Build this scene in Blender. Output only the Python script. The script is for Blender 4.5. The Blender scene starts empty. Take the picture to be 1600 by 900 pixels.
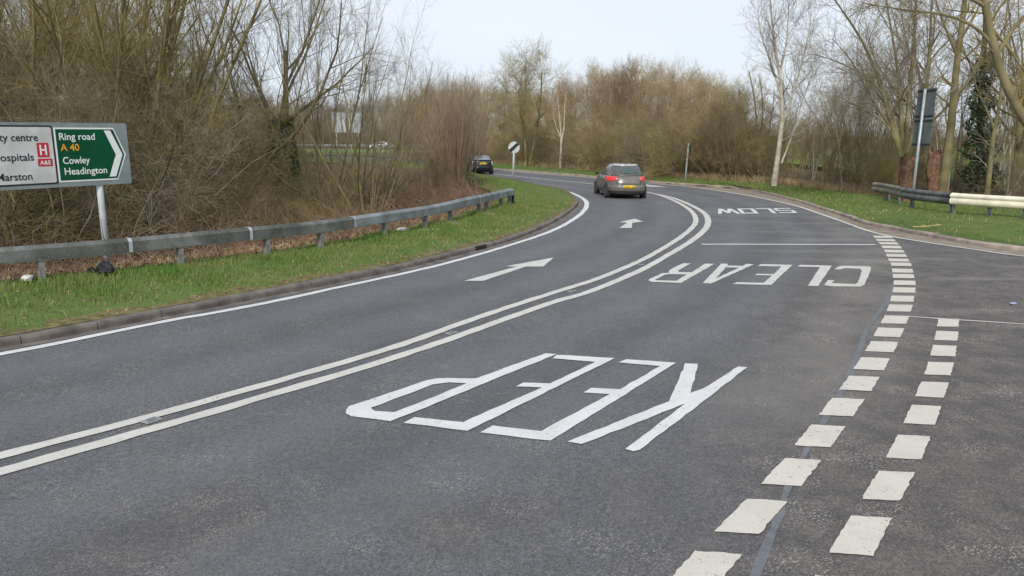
import bpy, math, random
import numpy as np
from mathutils import Vector, Matrix
R = math.radians
S = bpy.context.scene
C = S.collection
rng = np.random.default_rng(7)
random.seed(7)

# ------------------------------------------------------------------ camera, light, sky
FOC, PITCH, ROLL, CH = 1200.0, 0.179641, 0.009008, 2.3838
cd = bpy.data.cameras.new('camera'); co = bpy.data.objects.new('camera', cd); C.objects.link(co)
cd.sensor_width = 36; cd.lens = FOC / 1600 * 36; cd.clip_end = 5000; cd.clip_start = .05
_fw = np.array([0, math.cos(PITCH), -math.sin(PITCH)]); _u0 = np.array([0, math.sin(PITCH), math.cos(PITCH)]); _r0 = np.array([1., 0, 0])
_rt = math.cos(ROLL) * _r0 + math.sin(ROLL) * _u0; _up = -math.sin(ROLL) * _r0 + math.cos(ROLL) * _u0
co.matrix_world = Matrix(((_rt[0], _up[0], -_fw[0], 0), (_rt[1], _up[1], -_fw[1], 0), (_rt[2], _up[2], -_fw[2], CH), (0, 0, 0, 1)))
S.camera = co
S.render.resolution_x, S.render.resolution_y = 1024, 576
S.view_settings.view_transform = 'Standard'; S.view_settings.look = 'None'
S.view_settings.gamma = 1; S.view_settings.exposure = 0.15

SUN_EL, SUN_AZ = 36, 190          # degrees; azimuth clockwise from +Y (behind the camera)
W = bpy.data.worlds.new('World'); S.world = W; W.use_nodes = True
nt = W.node_tree; nt.nodes.clear()
def wn(t, **k):
    n = nt.nodes.new(t)
    for a, b in k.items(): setattr(n, a, b)
    return n
sky = wn('ShaderNodeTexSky', sky_type='NISHITA', sun_disc=False, sun_elevation=R(SUN_EL), sun_rotation=R(SUN_AZ), dust_density=2.0, ozone_density=1.5)
tc = wn('ShaderNodeTexCoord'); mp = wn('ShaderNodeMapping'); mp.inputs['Scale'].default_value = (1, 1, 3)
cl = wn('ShaderNodeTexNoise'); cl.inputs['Scale'].default_value = 1.6; cl.inputs['Detail'].default_value = 5
rp = wn('ShaderNodeValToRGB'); rp.color_ramp.elements[0].position = .3; rp.color_ramp.elements[1].position = .75
rp.color_ramp.elements[0].color = (7.6, 8.6, 9.9, 1); rp.color_ramp.elements[1].color = (9.0, 9.5, 10.2, 1)
mx = wn('ShaderNodeMix', data_type='RGBA'); mx.inputs[0].default_value = .82
bg = wn('ShaderNodeBackground'); bg.inputs['Strength'].default_value = .098
wo = wn('ShaderNodeOutputWorld'); L = nt.links.new
L(tc.outputs['Generated'], mp.inputs['Vector']); L(mp.outputs['Vector'], cl.inputs['Vector']); L(cl.outputs['Fac'], rp.inputs['Fac'])
L(sky.outputs['Color'], mx.inputs[6]); L(rp.outputs['Color'], mx.inputs[7]); L(mx.outputs[2], bg.inputs['Color']); L(bg.outputs[0], wo.inputs['Surface'])
sl = bpy.data.lights.new('sun', 'SUN'); sl.energy = 2.5; sl.angle = R(9); sl.color = (1, .96, .9)
so = bpy.data.objects.new('sun', sl); C.objects.link(so)
_sd = Vector((math.sin(R(SUN_AZ)) * math.cos(R(SUN_EL)), math.cos(R(SUN_AZ)) * math.cos(R(SUN_EL)), math.sin(R(SUN_EL))))
so.rotation_euler = _sd.to_track_quat('Z', 'Y').to_euler(); so.location = (0, 0, 60)

# ------------------------------------------------------------------ terrain and placing
def sp(t): return 4 * np.logaddexp(0, np.asarray(t, float) / 4)
def zr(y): return .0125 * (sp(np.asarray(y, float) - 14) - sp(np.asarray(y, float) - 110))   # the road climbs gently beyond the junction
def at(px, py, dz=0.0):
    """point of the ground (dz above the road surface) seen at a photograph pixel"""
    d = _fw * FOC + (px - 800) * _rt - (py - 450) * _up
    z = dz
    for _ in range(40):
        t = (z - CH) / d[2] if d[2] < -1e-6 else 400 / d[1]
        y = d[1] * t
        z = .5 * z + .5 * (float(zr(min(y, 300))) + dz)
    return np.array([d[0] * t, d[1] * t, z])
def ray(px, py, y):
    """point on the pixel's ray at distance y ahead"""
    d = _fw * FOC + (px - 800) * _rt - (py - 450) * _up
    return np.array([0, 0, CH]) + d * (y / d[1])
def catmull(P, n):
    P = np.asarray(P, float); seg = np.linalg.norm(np.diff(P, axis=0), axis=1); s = np.r_[0, np.cumsum(seg)]
    m = np.zeros_like(P); m[1:-1] = (P[2:] - P[:-2]) / (s[2:] - s[:-2])[:, None]; m[0] = (P[1] - P[0]) / seg[0]; m[-1] = (P[-1] - P[-2]) / seg[-1]
    t = np.linspace(0, s[-1], n); i = np.clip(np.searchsorted(s, t, side='right') - 1, 0, len(seg) - 1)
    h = seg[i]; u = ((t - s[i]) / h)[:, None]; h = h[:, None]
    return (2*u**3-3*u**2+1)*P[i] + (u**3-2*u**2+u)*h*m[i] + (-2*u**3+3*u**2)*P[i+1] + (u**3-u**2)*h*m[i+1]
def xy(L, dz=0.0): return np.array([at(a, b, dz)[:2] for a, b in L])

# ------------------------------------------------------------------ mesh helpers
class MB:
    def __init__(s): s.v = []; s.f = []; s.n = 0
    def add(s, V, F):
        V = np.asarray(V, float).reshape(-1, 3); s.v.append(V)
        s.f += [tuple(int(i) + s.n for i in f) for f in F]; s.n += len(V); return s
    def box(s, c, d, rz=0.0, M=None):
        x, y, z = np.array(d) / 2
        V = np.array([(a, b, e) for a in (-x, x) for b in (-y, y) for e in (-z, z)])
        if rz: k = np.array([[math.cos(rz), -math.sin(rz), 0], [math.sin(rz), math.cos(rz), 0], [0, 0, 1]]); V = V @ k.T
        V = V + np.array(c)
        return s.add(V, [(0, 1, 3, 2), (4, 6, 7, 5), (0, 4, 5, 1), (2, 3, 7, 6), (0, 2, 6, 4), (1, 5, 7, 3)])
    def tube(s, P, r, n=8, cap=True):
        P = np.asarray(P, float); r = np.broadcast_to(np.asarray(r, float), (len(P),)); N = len(P)
        T = np.gradient(P, axis=0); T /= np.linalg.norm(T, axis=1)[:, None]
        a = np.cross(T, [.31, .17, .93] if abs(T[0][2]) < .9 else [1, .1, 0]); a /= np.linalg.norm(a, axis=1)[:, None]; b = np.cross(T, a)
        th = np.arange(n) * 2 * math.pi / n
        V = P[:, None] + r[:, None, None] * (np.cos(th)[None, :, None] * a[:, None] + np.sin(th)[None, :, None] * b[:, None])
        F = [(i*n+j, i*n+(j+1) % n, (i+1)*n+(j+1) % n, (i+1)*n+j) for i in range(N-1) for j in range(n)]
        if cap: F += [tuple(range(n))[::-1], tuple((N-1)*n + j for j in range(n))]
        return s.add(V, F)
    def prism(s, O, fn, th):
        """closed outline O (list of 2D) mapped to 3D by fn(u,v,w); thickness th along w"""
        n = len(O); V = [fn(u, v, 0) for u, v in O] + [fn(u, v, th) for u, v in O]
        return s.add(V, [tuple(range(n))[::-1], tuple(range(n, 2*n))] + [(i, (i+1) % n, n+(i+1) % n, n+i) for i in range(n)])
    def mesh(s, name, smooth=False):
        m = bpy.data.meshes.new(name); m.from_pydata(np.concatenate(s.v).tolist(), [], s.f)
        if smooth: m.polygons.foreach_set('use_smooth', [True] * len(m.polygons))
        m.update(); return m
    def build(s, name, mat, parent=None, smooth=False, bevel=0):
        return link(name, s.mesh(name, smooth), mat, parent, bevel)
def link(name, me, mat, parent=None, bevel=0):
    o = bpy.data.objects.new(name, me); C.objects.link(o)
    if mat is not None and not me.materials: me.materials.append(mat)
    if parent is not None: o.parent = parent
    if bevel:
        b = o.modifiers.new('bevel', 'BEVEL'); b.width = bevel; b.segments = 2; b.limit_method = 'ANGLE'
    return o
def npmesh(name, V, F, smooth=True):
    """numpy arrays of vertices and equal-sized faces -> mesh"""
    m = bpy.data.meshes.new(name); k = F.shape[1]
    m.vertices.add(len(V)); m.vertices.foreach_set('co', np.ascontiguousarray(V, np.float32).ravel())
    m.loops.add(F.size); m.loops.foreach_set('vertex_index', np.ascontiguousarray(F, np.int32).ravel())
    m.polygons.add(len(F)); m.polygons.foreach_set('loop_start', np.arange(0, F.size, k, dtype=np.int32)); m.polygons.foreach_set('loop_total', np.full(len(F), k, np.int32))
    m.polygons.foreach_set('use_smooth', np.full(len(F), smooth)); m.update(calc_edges=True); m.validate(); return m
def empty(name, label, cat, loc, rz=0.0, group=None):
    o = bpy.data.objects.new(name, None); C.objects.link(o); o.location = [float(a) for a in loc]; o.rotation_euler = (0, 0, rz); o.empty_display_size = .2
    return tag(o, label, cat, group)
def tag(o, label=None, cat=None, group=None, kind=None):
    if label: o['label'] = label
    if cat: o['category'] = cat
    if group: o['group'] = group
    if kind: o['kind'] = kind
    return o
def copy_tree(o, parent=None):
    c = o.copy(); C.objects.link(c)
    if parent is not None: c.parent = parent
    for ch in list(o.children): copy_tree(ch, c)
    return c

# ------------------------------------------------------------------ materials
def mat(name, col, rough=.8, var=0.0, scale=5.0, col2=None, metal=0.0, bump=0.0, bscale=40.0, spec=.5, emit=None, estr=0.0, detail=4, coords='Object'):
    m = bpy.data.materials.new(name); m.use_nodes = True; t = m.node_tree; b = t.nodes['Principled BSDF']; lk = t.links.new
    b.inputs['Base Color'].default_value = (*col, 1); b.inputs['Roughness'].default_value = rough; b.inputs['Metallic'].default_value = metal; b.inputs['Specular IOR Level'].default_value = spec
    if emit: b.inputs['Emission Color'].default_value = (*emit, 1); b.inputs['Emission Strength'].default_value = estr
    if var or col2 or bump: c = t.nodes.new('ShaderNodeTexCoord')
    if var or col2:
        n = t.nodes.new('ShaderNodeTexNoise'); n.inputs['Scale'].default_value = scale; n.inputs['Detail'].default_value = detail; lk(c.outputs[coords], n.inputs['Vector'])
        r = t.nodes.new('ShaderNodeValToRGB'); r.color_ramp.elements[0].position = .35; r.color_ramp.elements[1].position = .65
        a = col2 or tuple(x * (1 - var) for x in col); e = col if col2 else tuple(x * (1 + var) for x in col)
        r.color_ramp.elements[0].color = (*a, 1); r.color_ramp.elements[1].color = (*e, 1)
        lk(n.outputs['Fac'], r.inputs['Fac']); lk(r.outputs['Color'], b.inputs['Base Color'])
    if bump:
        n2 = t.nodes.new('ShaderNodeTexNoise'); n2.inputs['Scale'].default_value = bscale; n2.inputs['Detail'].default_value = 6; lk(c.outputs[coords], n2.inputs['Vector'])
        bp = t.nodes.new('ShaderNodeBump'); bp.inputs['Strength'].default_value = bump; bp.inputs['Distance'].default_value = .02
        lk(n2.outputs['Fac'], bp.inputs['Height']); lk(bp.outputs['Normal'], b.inputs['Normal'])
    return m

class NT:
    """small node-writing helper"""
    def __init__(s, name):
        s.m = bpy.data.materials.new(name); s.m.use_nodes = True; s.t = s.m.node_tree; s.b = s.t.nodes['Principled BSDF']
        s.c = s.t.nodes.new('ShaderNodeTexCoord')
    def lk(s, a, b): s.t.links.new(a, b)
    def vec(s, scale=(1, 1, 1), src='Object', rz=0.0):
        m = s.t.nodes.new('ShaderNodeMapping'); m.inputs['Scale'].default_value = scale; m.inputs['Rotation'].default_value = (0, 0, rz); s.lk(s.c.outputs[src], m.inputs['Vector']); return m.outputs['Vector']
    def noise(s, scale, detail=4, v=None, rough=.5):
        n = s.t.nodes.new('ShaderNodeTexNoise'); n.inputs['Scale'].default_value = scale; n.inputs['Detail'].default_value = detail; n.inputs['Roughness'].default_value = rough
        s.lk(v if v is not None else s.c.outputs['Object'], n.inputs['Vector']); return n.outputs['Fac']
    def voro(s, scale, out='Distance', v=None):
        n = s.t.nodes.new('ShaderNodeTexVoronoi'); n.inputs['Scale'].default_value = scale; s.lk(v if v is not None else s.c.outputs['Object'], n.inputs['Vector']); return n.outputs[out]
    def ramp(s, f, a, b):
        n = s.t.nodes.new('ShaderNodeMapRange'); n.inputs['From Min'].default_value = a; n.inputs['From Max'].default_value = b; n.interpolation_type = 'SMOOTHSTEP'; s.lk(f, n.inputs['Value']); return n.outputs['Result']
    def math(s, op, a, b=0.0):
        n = s.t.nodes.new('ShaderNodeMath'); n.operation = op
        for i, x in enumerate((a, b)):
            if isinstance(x, (int, float)): n.inputs[i].default_value = x
            else: s.lk(x, n.inputs[i])
        return n.outputs[0]
    def mix(s, f, a, b, mode='MIX'):
        n = s.t.nodes.new('ShaderNodeMix'); n.data_type = 'RGBA'; n.blend_type = mode
        for k, x in ((0, f), (6, a), (7, b)):
            if isinstance(x, (int, float)): n.inputs[k].default_value = x
            elif isinstance(x, tuple): n.inputs[k].default_value = (*x, 1)
            else: s.lk(x, n.inputs[k])
        return n.outputs[2]
    def xyz(s):
        n = s.t.nodes.new('ShaderNodeSeparateXYZ'); s.lk(s.c.outputs['Object'], n.inputs[0]); return n.outputs
    def bump(s, h, st, dist=.01):
        n = s.t.nodes.new('ShaderNodeBump'); n.inputs['Strength'].default_value = st; n.inputs['Distance'].default_value = dist; s.lk(h, n.inputs['Height']); s.lk(n.outputs[0], s.b.inputs['Normal'])
    def done(s, col, rough=.85, spec=.4):
        if isinstance(col, tuple): s.b.inputs['Base Color'].default_value = (*col, 1)
        else: s.lk(col, s.b.inputs['Base Color'])
        s.b.inputs['Roughness'].default_value = rough; s.b.inputs['Specular IOR Level'].default_value = spec; return s.m

def asphalt_mat():
    k = NT('asphalt'); o = k.xyz()
    # worn, stony surface in the mouth of the side road (right of the seam), smoother blue-grey dressing on the main road
    line = k.math('SUBTRACT', o[0], k.math('MULTIPLY', o[1], .42))              # distance-like coordinate to the right of the junction seam
    wob = k.math('MULTIPLY', k.math('SUBTRACT', k.noise(.55, 4), .5), 3.2)
    far = k.ramp(o[1], 11.5, 24)
    side = k.math('MULTIPLY', k.ramp(k.math('ADD', line, wob), -2.2, .8), k.math('SUBTRACT', 1.0, k.math('MULTIPLY', far, .75)))
    near = k.math('MULTIPLY', k.math('SUBTRACT', 1.0, k.ramp(o[1], 4.2, 7.0)), .55)
    worn = k.math('MAXIMUM', side, k.math('MULTIPLY', near, k.ramp(k.noise(.8, 5), .42, .62)))
    big = k.noise(.45, 5); mid = k.noise(3.0, 5); fine = k.noise(95, 3); cell = k.voro(85, 'Color'); cd_ = k.voro(85, 'Distance')
    sepc = k.t.nodes.new('ShaderNodeSeparateColor'); k.lk(cell, sepc.inputs[0]); rnd = sepc.outputs[0]; rnd2 = sepc.outputs[1]
    base = k.mix(k.ramp(big, .3, .7), (.108, .112, .123), (.140, .144, .154))
    base = k.mix(k.math('MULTIPLY', k.ramp(mid, .45, .7), .35), base, (.148, .142, .132))
    wcol = k.mix(k.ramp(mid, .35, .65), (.085, .070, .061), (.160, .128, .106))
    col = k.mix(worn, base, wcol)
    # every stone of the dressing has its own tone
    col = k.mix(k.math('MULTIPLY', k.ramp(rnd2, .55, 1.0), .55), col, (.185, .185, .19))
    col = k.mix(k.math('MULTIPLY', k.ramp(rnd2, .45, .0), .60), col, (.055, .055, .058))
    col = k.mix(k.math('MULTIPLY', k.ramp(k.noise(22, 4, rough=.7), .56, .40), .45), col, (.065, .065, .068))
    at_ = k.t.nodes.new('ShaderNodeAttribute'); at_.attribute_name = 'lane'; lane = at_.outputs['Fac']
    lw = k.math('ADD', lane, k.math('MULTIPLY', k.math('SUBTRACT', k.noise(.35, 3), .5), .9))
    def band(c, w): return k.ramp(k.math('ABSOLUTE', k.math('SUBTRACT', lw, c)), w, w * .25)
    wheel_ = band(1.0, .5)
    for c in (2.65, -1.15, -2.7): wheel_ = k.math('MAXIMUM', wheel_, band(c, .5))
    col = k.mix(k.math('MULTIPLY', wheel_, .30), col, (.158, .163, .178))                 # polished wheel tracks
    oil = band(1.85, .42); oil = k.math('MAXIMUM', oil, band(-1.95, .4)); oil = k.math('MAXIMUM', oil, band(.15, .3))
    col = k.mix(k.math('MULTIPLY', oil, k.math('MULTIPLY', k.ramp(k.noise(.9, 5), .3, .7), .55)), col, (.072, .072, .076))   # oil drips between them
    swept = k.math('MULTIPLY', band(-4.3, 1.1), k.math('MULTIPLY', k.ramp(k.noise(.6, 5), .3, .6), k.ramp(o[1], 5.0, 8.0)))
    col = k.mix(k.math('MULTIPLY', swept, .5), col, (.215, .20, .18))                        # dust swept to the lane edge
    scuff = k.math('MULTIPLY', k.ramp(k.noise(.5, 6, k.vec((.3, 2.2, 1), rz=-.25), rough=.65), .55, .7), k.ramp(lw, -3.2, -5.0))
    col = k.mix(k.math('MULTIPLY', scuff, .5), col, (.06, .056, .053))                         # turning tyre marks in the junction mouth
    # stones: single chips lighter, some tan
    st = k.math('MULTIPLY', k.ramp(rnd, .60, .85), k.ramp(cd_, .7, .2))
    tan = k.mix(rnd, (.40, .29, .205), (.42, .385, .34))
    pat = k.ramp(k.noise(1.3, 5, rough=.65), .48, .66)
    amt = k.math('MULTIPLY', st, k.math('ADD', .20, k.math('MULTIPLY', k.math('MULTIPLY', pat, k.math('MAXIMUM', worn, .4)), 1.5)))
    col = k.mix(amt, col, tan)
    col = k.mix(k.math('MULTIPLY', k.ramp(fine, .50, .30), .6), col, (.04, .04, .042))
    # pale dust swept off the wheel paths at the junction mouth
    dust = k.math('MULTIPLY', k.ramp(k.noise(.7, 4, k.vec((.45, 1.6, 1), rz=.5)), .52, .72), k.math('MULTIPLY', k.ramp(o[0], 2.0, 6.0), k.ramp(o[1], 5.0, 9.0)))
    col = k.mix(k.math('MULTIPLY', k.math('MULTIPLY', dust, k.ramp(o[0], 4.5, 7.5)), .40), col, (.27, .25, .22))
    h = k.math('ADD', k.math('MULTIPLY', fine, .6), k.math('MULTIPLY', cd_, .5))
    k.bump(h, .8, .014)
    return k.done(col, .78, .35)
def paint_mat(name='road_paint', col=(.70, .68, .63), worn=.5):
    k = NT(name)
    a = k.mix(k.ramp(k.noise(2.2, 5), .35, .7), col, tuple(x * .9 for x in col))
    a = k.mix(k.math('MULTIPLY', k.ramp(k.noise(60, 3), .58, .75), .25), a, (.42, .40, .36))
    a = k.mix(k.math('MULTIPLY', k.ramp(k.noise(7, 6, rough=.7), .52, .72), .35), a, (.36, .34, .31))
    a = k.mix(k.math('MULTIPLY', k.voro(75), .35), a, (.33, .315, .29))
    a = k.mix(k.math('MULTIPLY', k.ramp(k.noise(26, 5, rough=.7), .60, .66), k.ramp(k.noise(2.7, 3), .5 - worn * .1, .62)), a, (.12, .115, .11))
    k.bump(k.noise(110, 3), .25, .006)
    return k.done(a, .6, .4)
M = {}
M['asphalt'] = asphalt_mat()
M['paint'] = paint_mat('road_paint', (.60, .585, .54))
M['paint_bright'] = paint_mat('fresh_road_paint', (.68, .68, .67), .1)
M['paint_cream'] = paint_mat('old_road_paint', (.60, .575, .52), .8)
M['paint_giveway'] = paint_mat('worn_block_paint', (.62, .575, .495), 1.1)
M['sealant'] = mat('sealing_band', (.125, .13, .14), .55, .2, 12, bump=.2, bscale=80)
def grit_mat():
    k = NT('channel_grit'); c = k.mix(k.ramp(k.noise(4, 6, rough=.65), .35, .65), (.20, .16, .125), (.33, .27, .215)); c = k.mix(k.ramp(k.noise(70, 3), .55, .7), c, (.10, .085, .07)); k.bump(k.noise(90), .5); return k.done(c, .95, .2)
M['grit'] = grit_mat()
M['kerb_dark'] = mat('kerb_concrete', (.135, .115, .10), .9, .35, 3.5, bump=.35, bscale=60)
M['kerb_tan'] = mat('dusty_kerb_concrete', (.33, .27, .22), .95, .3, 3.0, bump=.35, bscale=60)
def soil_mat():
    k = NT('verge_turf'); a = k.mix(k.ramp(k.noise(1.2, 5, rough=.6), .35, .65), (.085, .135, .03), (.12, .165, .045)); a = k.mix(k.ramp(k.noise(5, 5), .56, .72), a, (.11, .085, .045)); k.bump(k.noise(30), .6, .04); return k.done(a, .95, .2)
M['turf'] = soil_mat()
def floor_mat():
    k = NT('woodland_floor'); a = k.mix(k.ramp(k.noise(.9, 6, rough=.65), .35, .65), (.10, .066, .045), (.19, .125, .085)); a = k.mix(k.ramp(k.noise(14, 5), .5, .7), a, (.19, .135, .09)); a = k.mix(k.math('MULTIPLY', k.ramp(k.noise(.25, 3), .55, .7), .5), a, (.07, .085, .025)); k.bump(k.noise(18), .8, .08); return k.done(a, 1, .1)
M['floor'] = floor_mat()
M['field'] = mat('field_grass', (.14, .24, .05), .95, .2, .3, spec=.2)
M['hill'] = mat('far_hillside', (.15, .12, .10), 1, .3, .06, spec=.1)
M['verge_edge'] = mat('verge_soil', (.15, .125, .06), 1, .35, 8, bump=.5, bscale=50, spec=.1)
M['grass_blade'] = mat('grass_blade', (.085, .175, .024), .7, .45, 1.1, (.185, .20, .065), spec=.3)
M['straw'] = mat('dead_grass', (.36, .27, .155), .9, .3, 2, spec=.2)
M['bramble'] = mat('dead_bramble', (.27, .17, .115), .9, .4, 1.5, (.15, .095, .068), spec=.2)
M['leaf_litter'] = mat('fallen_leaves', (.27, .165, .10), .9, .4, 3, spec=.2)
M['ivy'] = mat('ivy_leaf', (.05, .075, .028), .5, .5, 3, spec=.4)
def bark(name, a, b, sc=1.2): return mat(name, a, .95, 0, sc, b, spec=.15)
M['olive'] = bark('mossy_twig', (.33, .27, .10), (.17, .14, .07))
M['moss'] = bark('mossy_bark', (.25, .215, .085), (.13, .11, .065), 2.5)
M['brown'] = bark('brown_twig', (.33, .24, .15), (.17, .12, .08))
M['rust'] = bark('rusty_twig', (.50, .38, .235), (.33, .245, .15))
M['greytwig'] = bark('grey_twig', (.34, .295, .22), (.19, .165, .12))
M['darktwig'] = bark('dark_twig', (.19, .15, .085), (.085, .068, .045))  # darkened twig: shade low in the thicket put into the colour
M['hedgetwig'] = bark('yellow_olive_twig', (.44, .36, .165), (.25, .205, .10))
M['pale'] = bark('pale_bark', (.56, .51, .42), (.34, .30, .22), 4)
M['redbark'] = mat('red_brown_bark', (.165, .095, .062), 1, .4, 6, bump=1, bscale=25, spec=.1)
M['olivebark'] = mat('olive_bark', (.20, .172, .09), 1, .25, 2.2, bump=.6, bscale=30, spec=.1)
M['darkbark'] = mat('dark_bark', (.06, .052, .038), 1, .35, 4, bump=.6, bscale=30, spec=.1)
M['galv'] = mat('galvanised_steel', (.40, .43, .45), .5, .15, 3, metal=.35, spec=.5)
M['post_steel'] = mat('dull_post_steel', (.22, .225, .21), .65, .3, 6, metal=.15)
def beam_mat():
    k = NT('weathered_beam'); o = k.xyz()
    a = k.mix(k.ramp(k.noise(1.1, 5, k.vec((1, 1, .5))), .38, .62), (.055, .058, .05), (.150, .158, .148))
    a = k.mix(k.math('MULTIPLY', k.ramp(k.noise(5, 6, rough=.65), .45, .62), .85), a, (.085, .085, .068)); a = k.mix(k.math('MULTIPLY', k.ramp(k.noise(40, 3), .6, .72), .4), a, (.42, .44, .44))
    k.bump(k.noise(40), .15); return k.done(a, .7, .4)
M['beam'] = beam_mat()
M['beam_top'] = mat('pale_beam_top', (.50, .505, .49), .85, .3, 7, (.27, .27, .245), bump=.2, bscale=50)  # paler mottled colour for the upward beam faces
M['beam_clean'] = mat('grey_beam', (.185, .21, .215), .65, .3, 2, metal=.1)
M['wbeam_dark'] = mat('tarry_grey_beam', (.12, .125, .125), .6, .35, 2.5, spec=.4)
M['wbeam_mossy'] = mat('dirty_beam', (.27, .235, .165), .8, .3, 3, (.13, .13, .115))
M['wbeam_cream'] = mat('cream_painted_beam', (.74, .68, .54), .6, .12, 3, spec=.4)
M['sign_grey'] = mat('grey_sign_backing', (.205, .235, .235), .6, .12, 3)
M['sign_back'] = mat('grey_green_sign_back', (.10, .125, .118), .6, .18, 2.5)
M['sign_white'] = mat('sign_white', (.47, .46, .445), .6, 0, 3.0, (.60, .595, .59), spec=.25)
M['disc_white'] = mat('grimy_sign_white', (.50, .52, .51), .6, .1, 4)
M['sign_pale'] = mat('weathered_sign_back', (.40, .43, .45), .6, .15, 1.5)
M['sign_pure'] = mat('sign_white_mark', (.74, .76, .74), .5)
M['sign_green'] = mat('sign_green', (.002, .070, .027), .5, .12, 2, spec=.15)
M['sign_yellow'] = mat('sign_yellow', (.75, .34, .015), .5)
M['sign_red'] = mat('sign_red', (.46, .018, .025), .45)
M['sign_black'] = mat('sign_black', (.012, .012, .014), .45)
M['pole'] = mat('painted_pole', (.46, .50, .50), .5, .1, 3)
M['car_taupe'] = mat('taupe_car_paint', (.128, .118, .106), .28, .08, 2, (.150, .138, .124), spec=.7)
M['car_roof'] = mat('sky_bright_car_roof', (.40, .41, .42), .2, spec=.8)  # taupe car's roof and spoiler, with the sky's reflection brightened into the colour
M['car_black'] = mat('black_car_paint', (.010, .011, .018), .2, spec=.6)
M['car_white'] = mat('white_car_paint', (.78, .78, .78), .3, spec=.6)
M['glass'] = mat('car_glass', (.030, .045, .045), .08, spec=.8)
M['sky_glass'] = mat('sky_pale_glass', (.42, .45, .48), .1, metal=.75, spec=.8)  # pale metallic rear glass, bright sky reflection put into its colour
M['dusty_glass'] = mat('dusty_car_glass', (.085, .084, .077), .35, spec=.5)
M['wiped_glass'] = mat('wiped_car_glass', (.055, .085, .085), .15, spec=.7)
M['tyre'] = mat('tyre_rubber', (.03, .028, .026), .9, .2, 20)
M['rim'] = mat('wheel_rim', (.18, .17, .155), .5, metal=.5)
M['trim'] = mat('black_plastic', (.016, .016, .016), .55)
M['plate'] = mat('yellow_number_plate', (.78, .52, .02), .5)
M['brake'] = mat('lit_brake_lamp', (.5, .02, .02), .3, emit=(1, .07, .06), estr=.32)
M['lamp_red'] = mat('red_lamp', (.45, .02, .02), .25, emit=(1, .05, .05), estr=.25)
M['lamp_clear'] = mat('clear_lamp', (.72, .72, .74), .15)
M['chrome'] = mat('badge_metal', (.35, .35, .34), .3, metal=.8)
M['bag'] = mat('black_bag_plastic', (.014, .015, .019), .6, .3, 30, bump=1, bscale=30, spec=.4)
M['litter'] = mat('white_litter', (.66, .64, .62), .7)
M['litter_blue'] = mat('blue_litter', (.30, .34, .50), .5)
M['wood'] = mat('pale_wood', (.58, .42, .20), .8, .2, 8)
M['concrete'] = mat('concrete', (.33, .32, .30), .9, .2, 8)
M['stud'] = mat('stud_housing', (.24, .24, .235), .5, .3, 60)
M['stud_dark'] = mat('road_stud_rubber', (.14, .14, .14), .8)

# ------------------------------------------------------------------ setting: outlines (traced from the photograph, laid on the ground)
kerb_px = [(0, 544), (93, 527), (192, 508), (277, 491), (352, 477), (419, 463.6), (477, 452.4), (530, 441.6), (618, 423.6), (712, 400), (800, 376), (846, 358), (880, 340), (900, 324), (903.6, 317), (900, 310), (890, 303), (880, 298)]
KB = np.vstack([[(-17.5, -7.0), (-12.2, 0.4), (-8.6, 5.4)], xy(kerb_px), xy([(840, 291), (800, 282), (760, 276), (700, 263), (640, 254), (560, 249), (400, 247), (200, 248)])])
KBs = catmull(KB, 420)
rg_px = [(1600, 386), (1520, 376), (1450, 364), (1392, 353), (1354, 346), (1320, 334), (1280, 322), (1240, 310), (1160, 293), (1080, 287), (1010, 282), (930, 275), (850, 268.5), (770, 262.5), (700, 256), (640, 249), (560, 243.5), (400, 242), (200, 243)]
RG = np.vstack([[(40, 2.5), (24, 8.2), (16.5, 13.6), (14, 16.6)], xy(rg_px, .1)])
RGs = catmull(RG, 420)
def ribbon(name, A, B, m, fz, mt, parent=None, smooth=True):
    """sheet between polylines A and B (n,2), m cells across; fz(P, t) gives the height"""
    n = len(A); t = np.linspace(0, 1, m + 1)
    P = A[:, None] * (1 - t)[None, :, None] + B[:, None] * t[None, :, None]
    Z = fz(P, np.broadcast_to(t, (n, m + 1)))
    V = np.dstack([P, Z]).reshape(-1, 3); i = np.arange(n - 1)[:, None] * (m + 1) + np.arange(m)[None]; i = i.ravel()
    F = np.stack([i, i + 1, i + m + 2, i + m + 1], 1)
    # face up
    a, b, c = V[F[:, 0]], V[F[:, 1]], V[F[:, 2]]
    if np.median(np.cross(b - a, c - a)[:, 2]) < 0: F = F[:, ::-1]
    me = npmesh(name, V, F, smooth); return link(name, me, mt, parent)
# the road: the ribbon from the left kerb foot to the right kerb foot, mouth of the side road included
LBr = np.vstack([[(-17.5, -7.0)], KBs]); 
def resample(P, n): return catmull(P, n)
RB0 = np.vstack([[(45, -12), (45, -4), (42, 1.2)], RGs[4:]])
# pair the ends so that the cross lines stay roughly square: split both at the nose / far bend
def by_param(P, knots, n):
    """resample P so that given (index fraction -> share) knots line up"""
    seg = np.r_[0, np.cumsum(np.linalg.norm(np.diff(P, axis=0), axis=1))]
    return seg
def nearest_i(P, q): return int(np.argmin(np.linalg.norm(P - np.array(q), axis=1)))
def span(P, i, j, n):
    Q = P[i:j + 1]; s = np.r_[0, np.cumsum(np.linalg.norm(np.diff(Q, axis=0), axis=1))]; t = np.linspace(0, s[-1], n)
    return np.stack([np.interp(t, s, Q[:, 0]), np.interp(t, s, Q[:, 1])], 1)
nose = nearest_i(KBs, at(903.6, 317)[:2]); rn = nearest_i(RB0, at(1160, 293, .1)[:2]); rm = nearest_i(RB0, at(1600, 386, .1)[:2]); km = nearest_i(KBs, at(300, 487)[:2])
LBp = np.vstack([span(KBs, 0, km, 50), span(KBs, km, nose, 70)[1:], span(KBs, nose, len(KBs) - 1, 90)[1:]])
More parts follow.
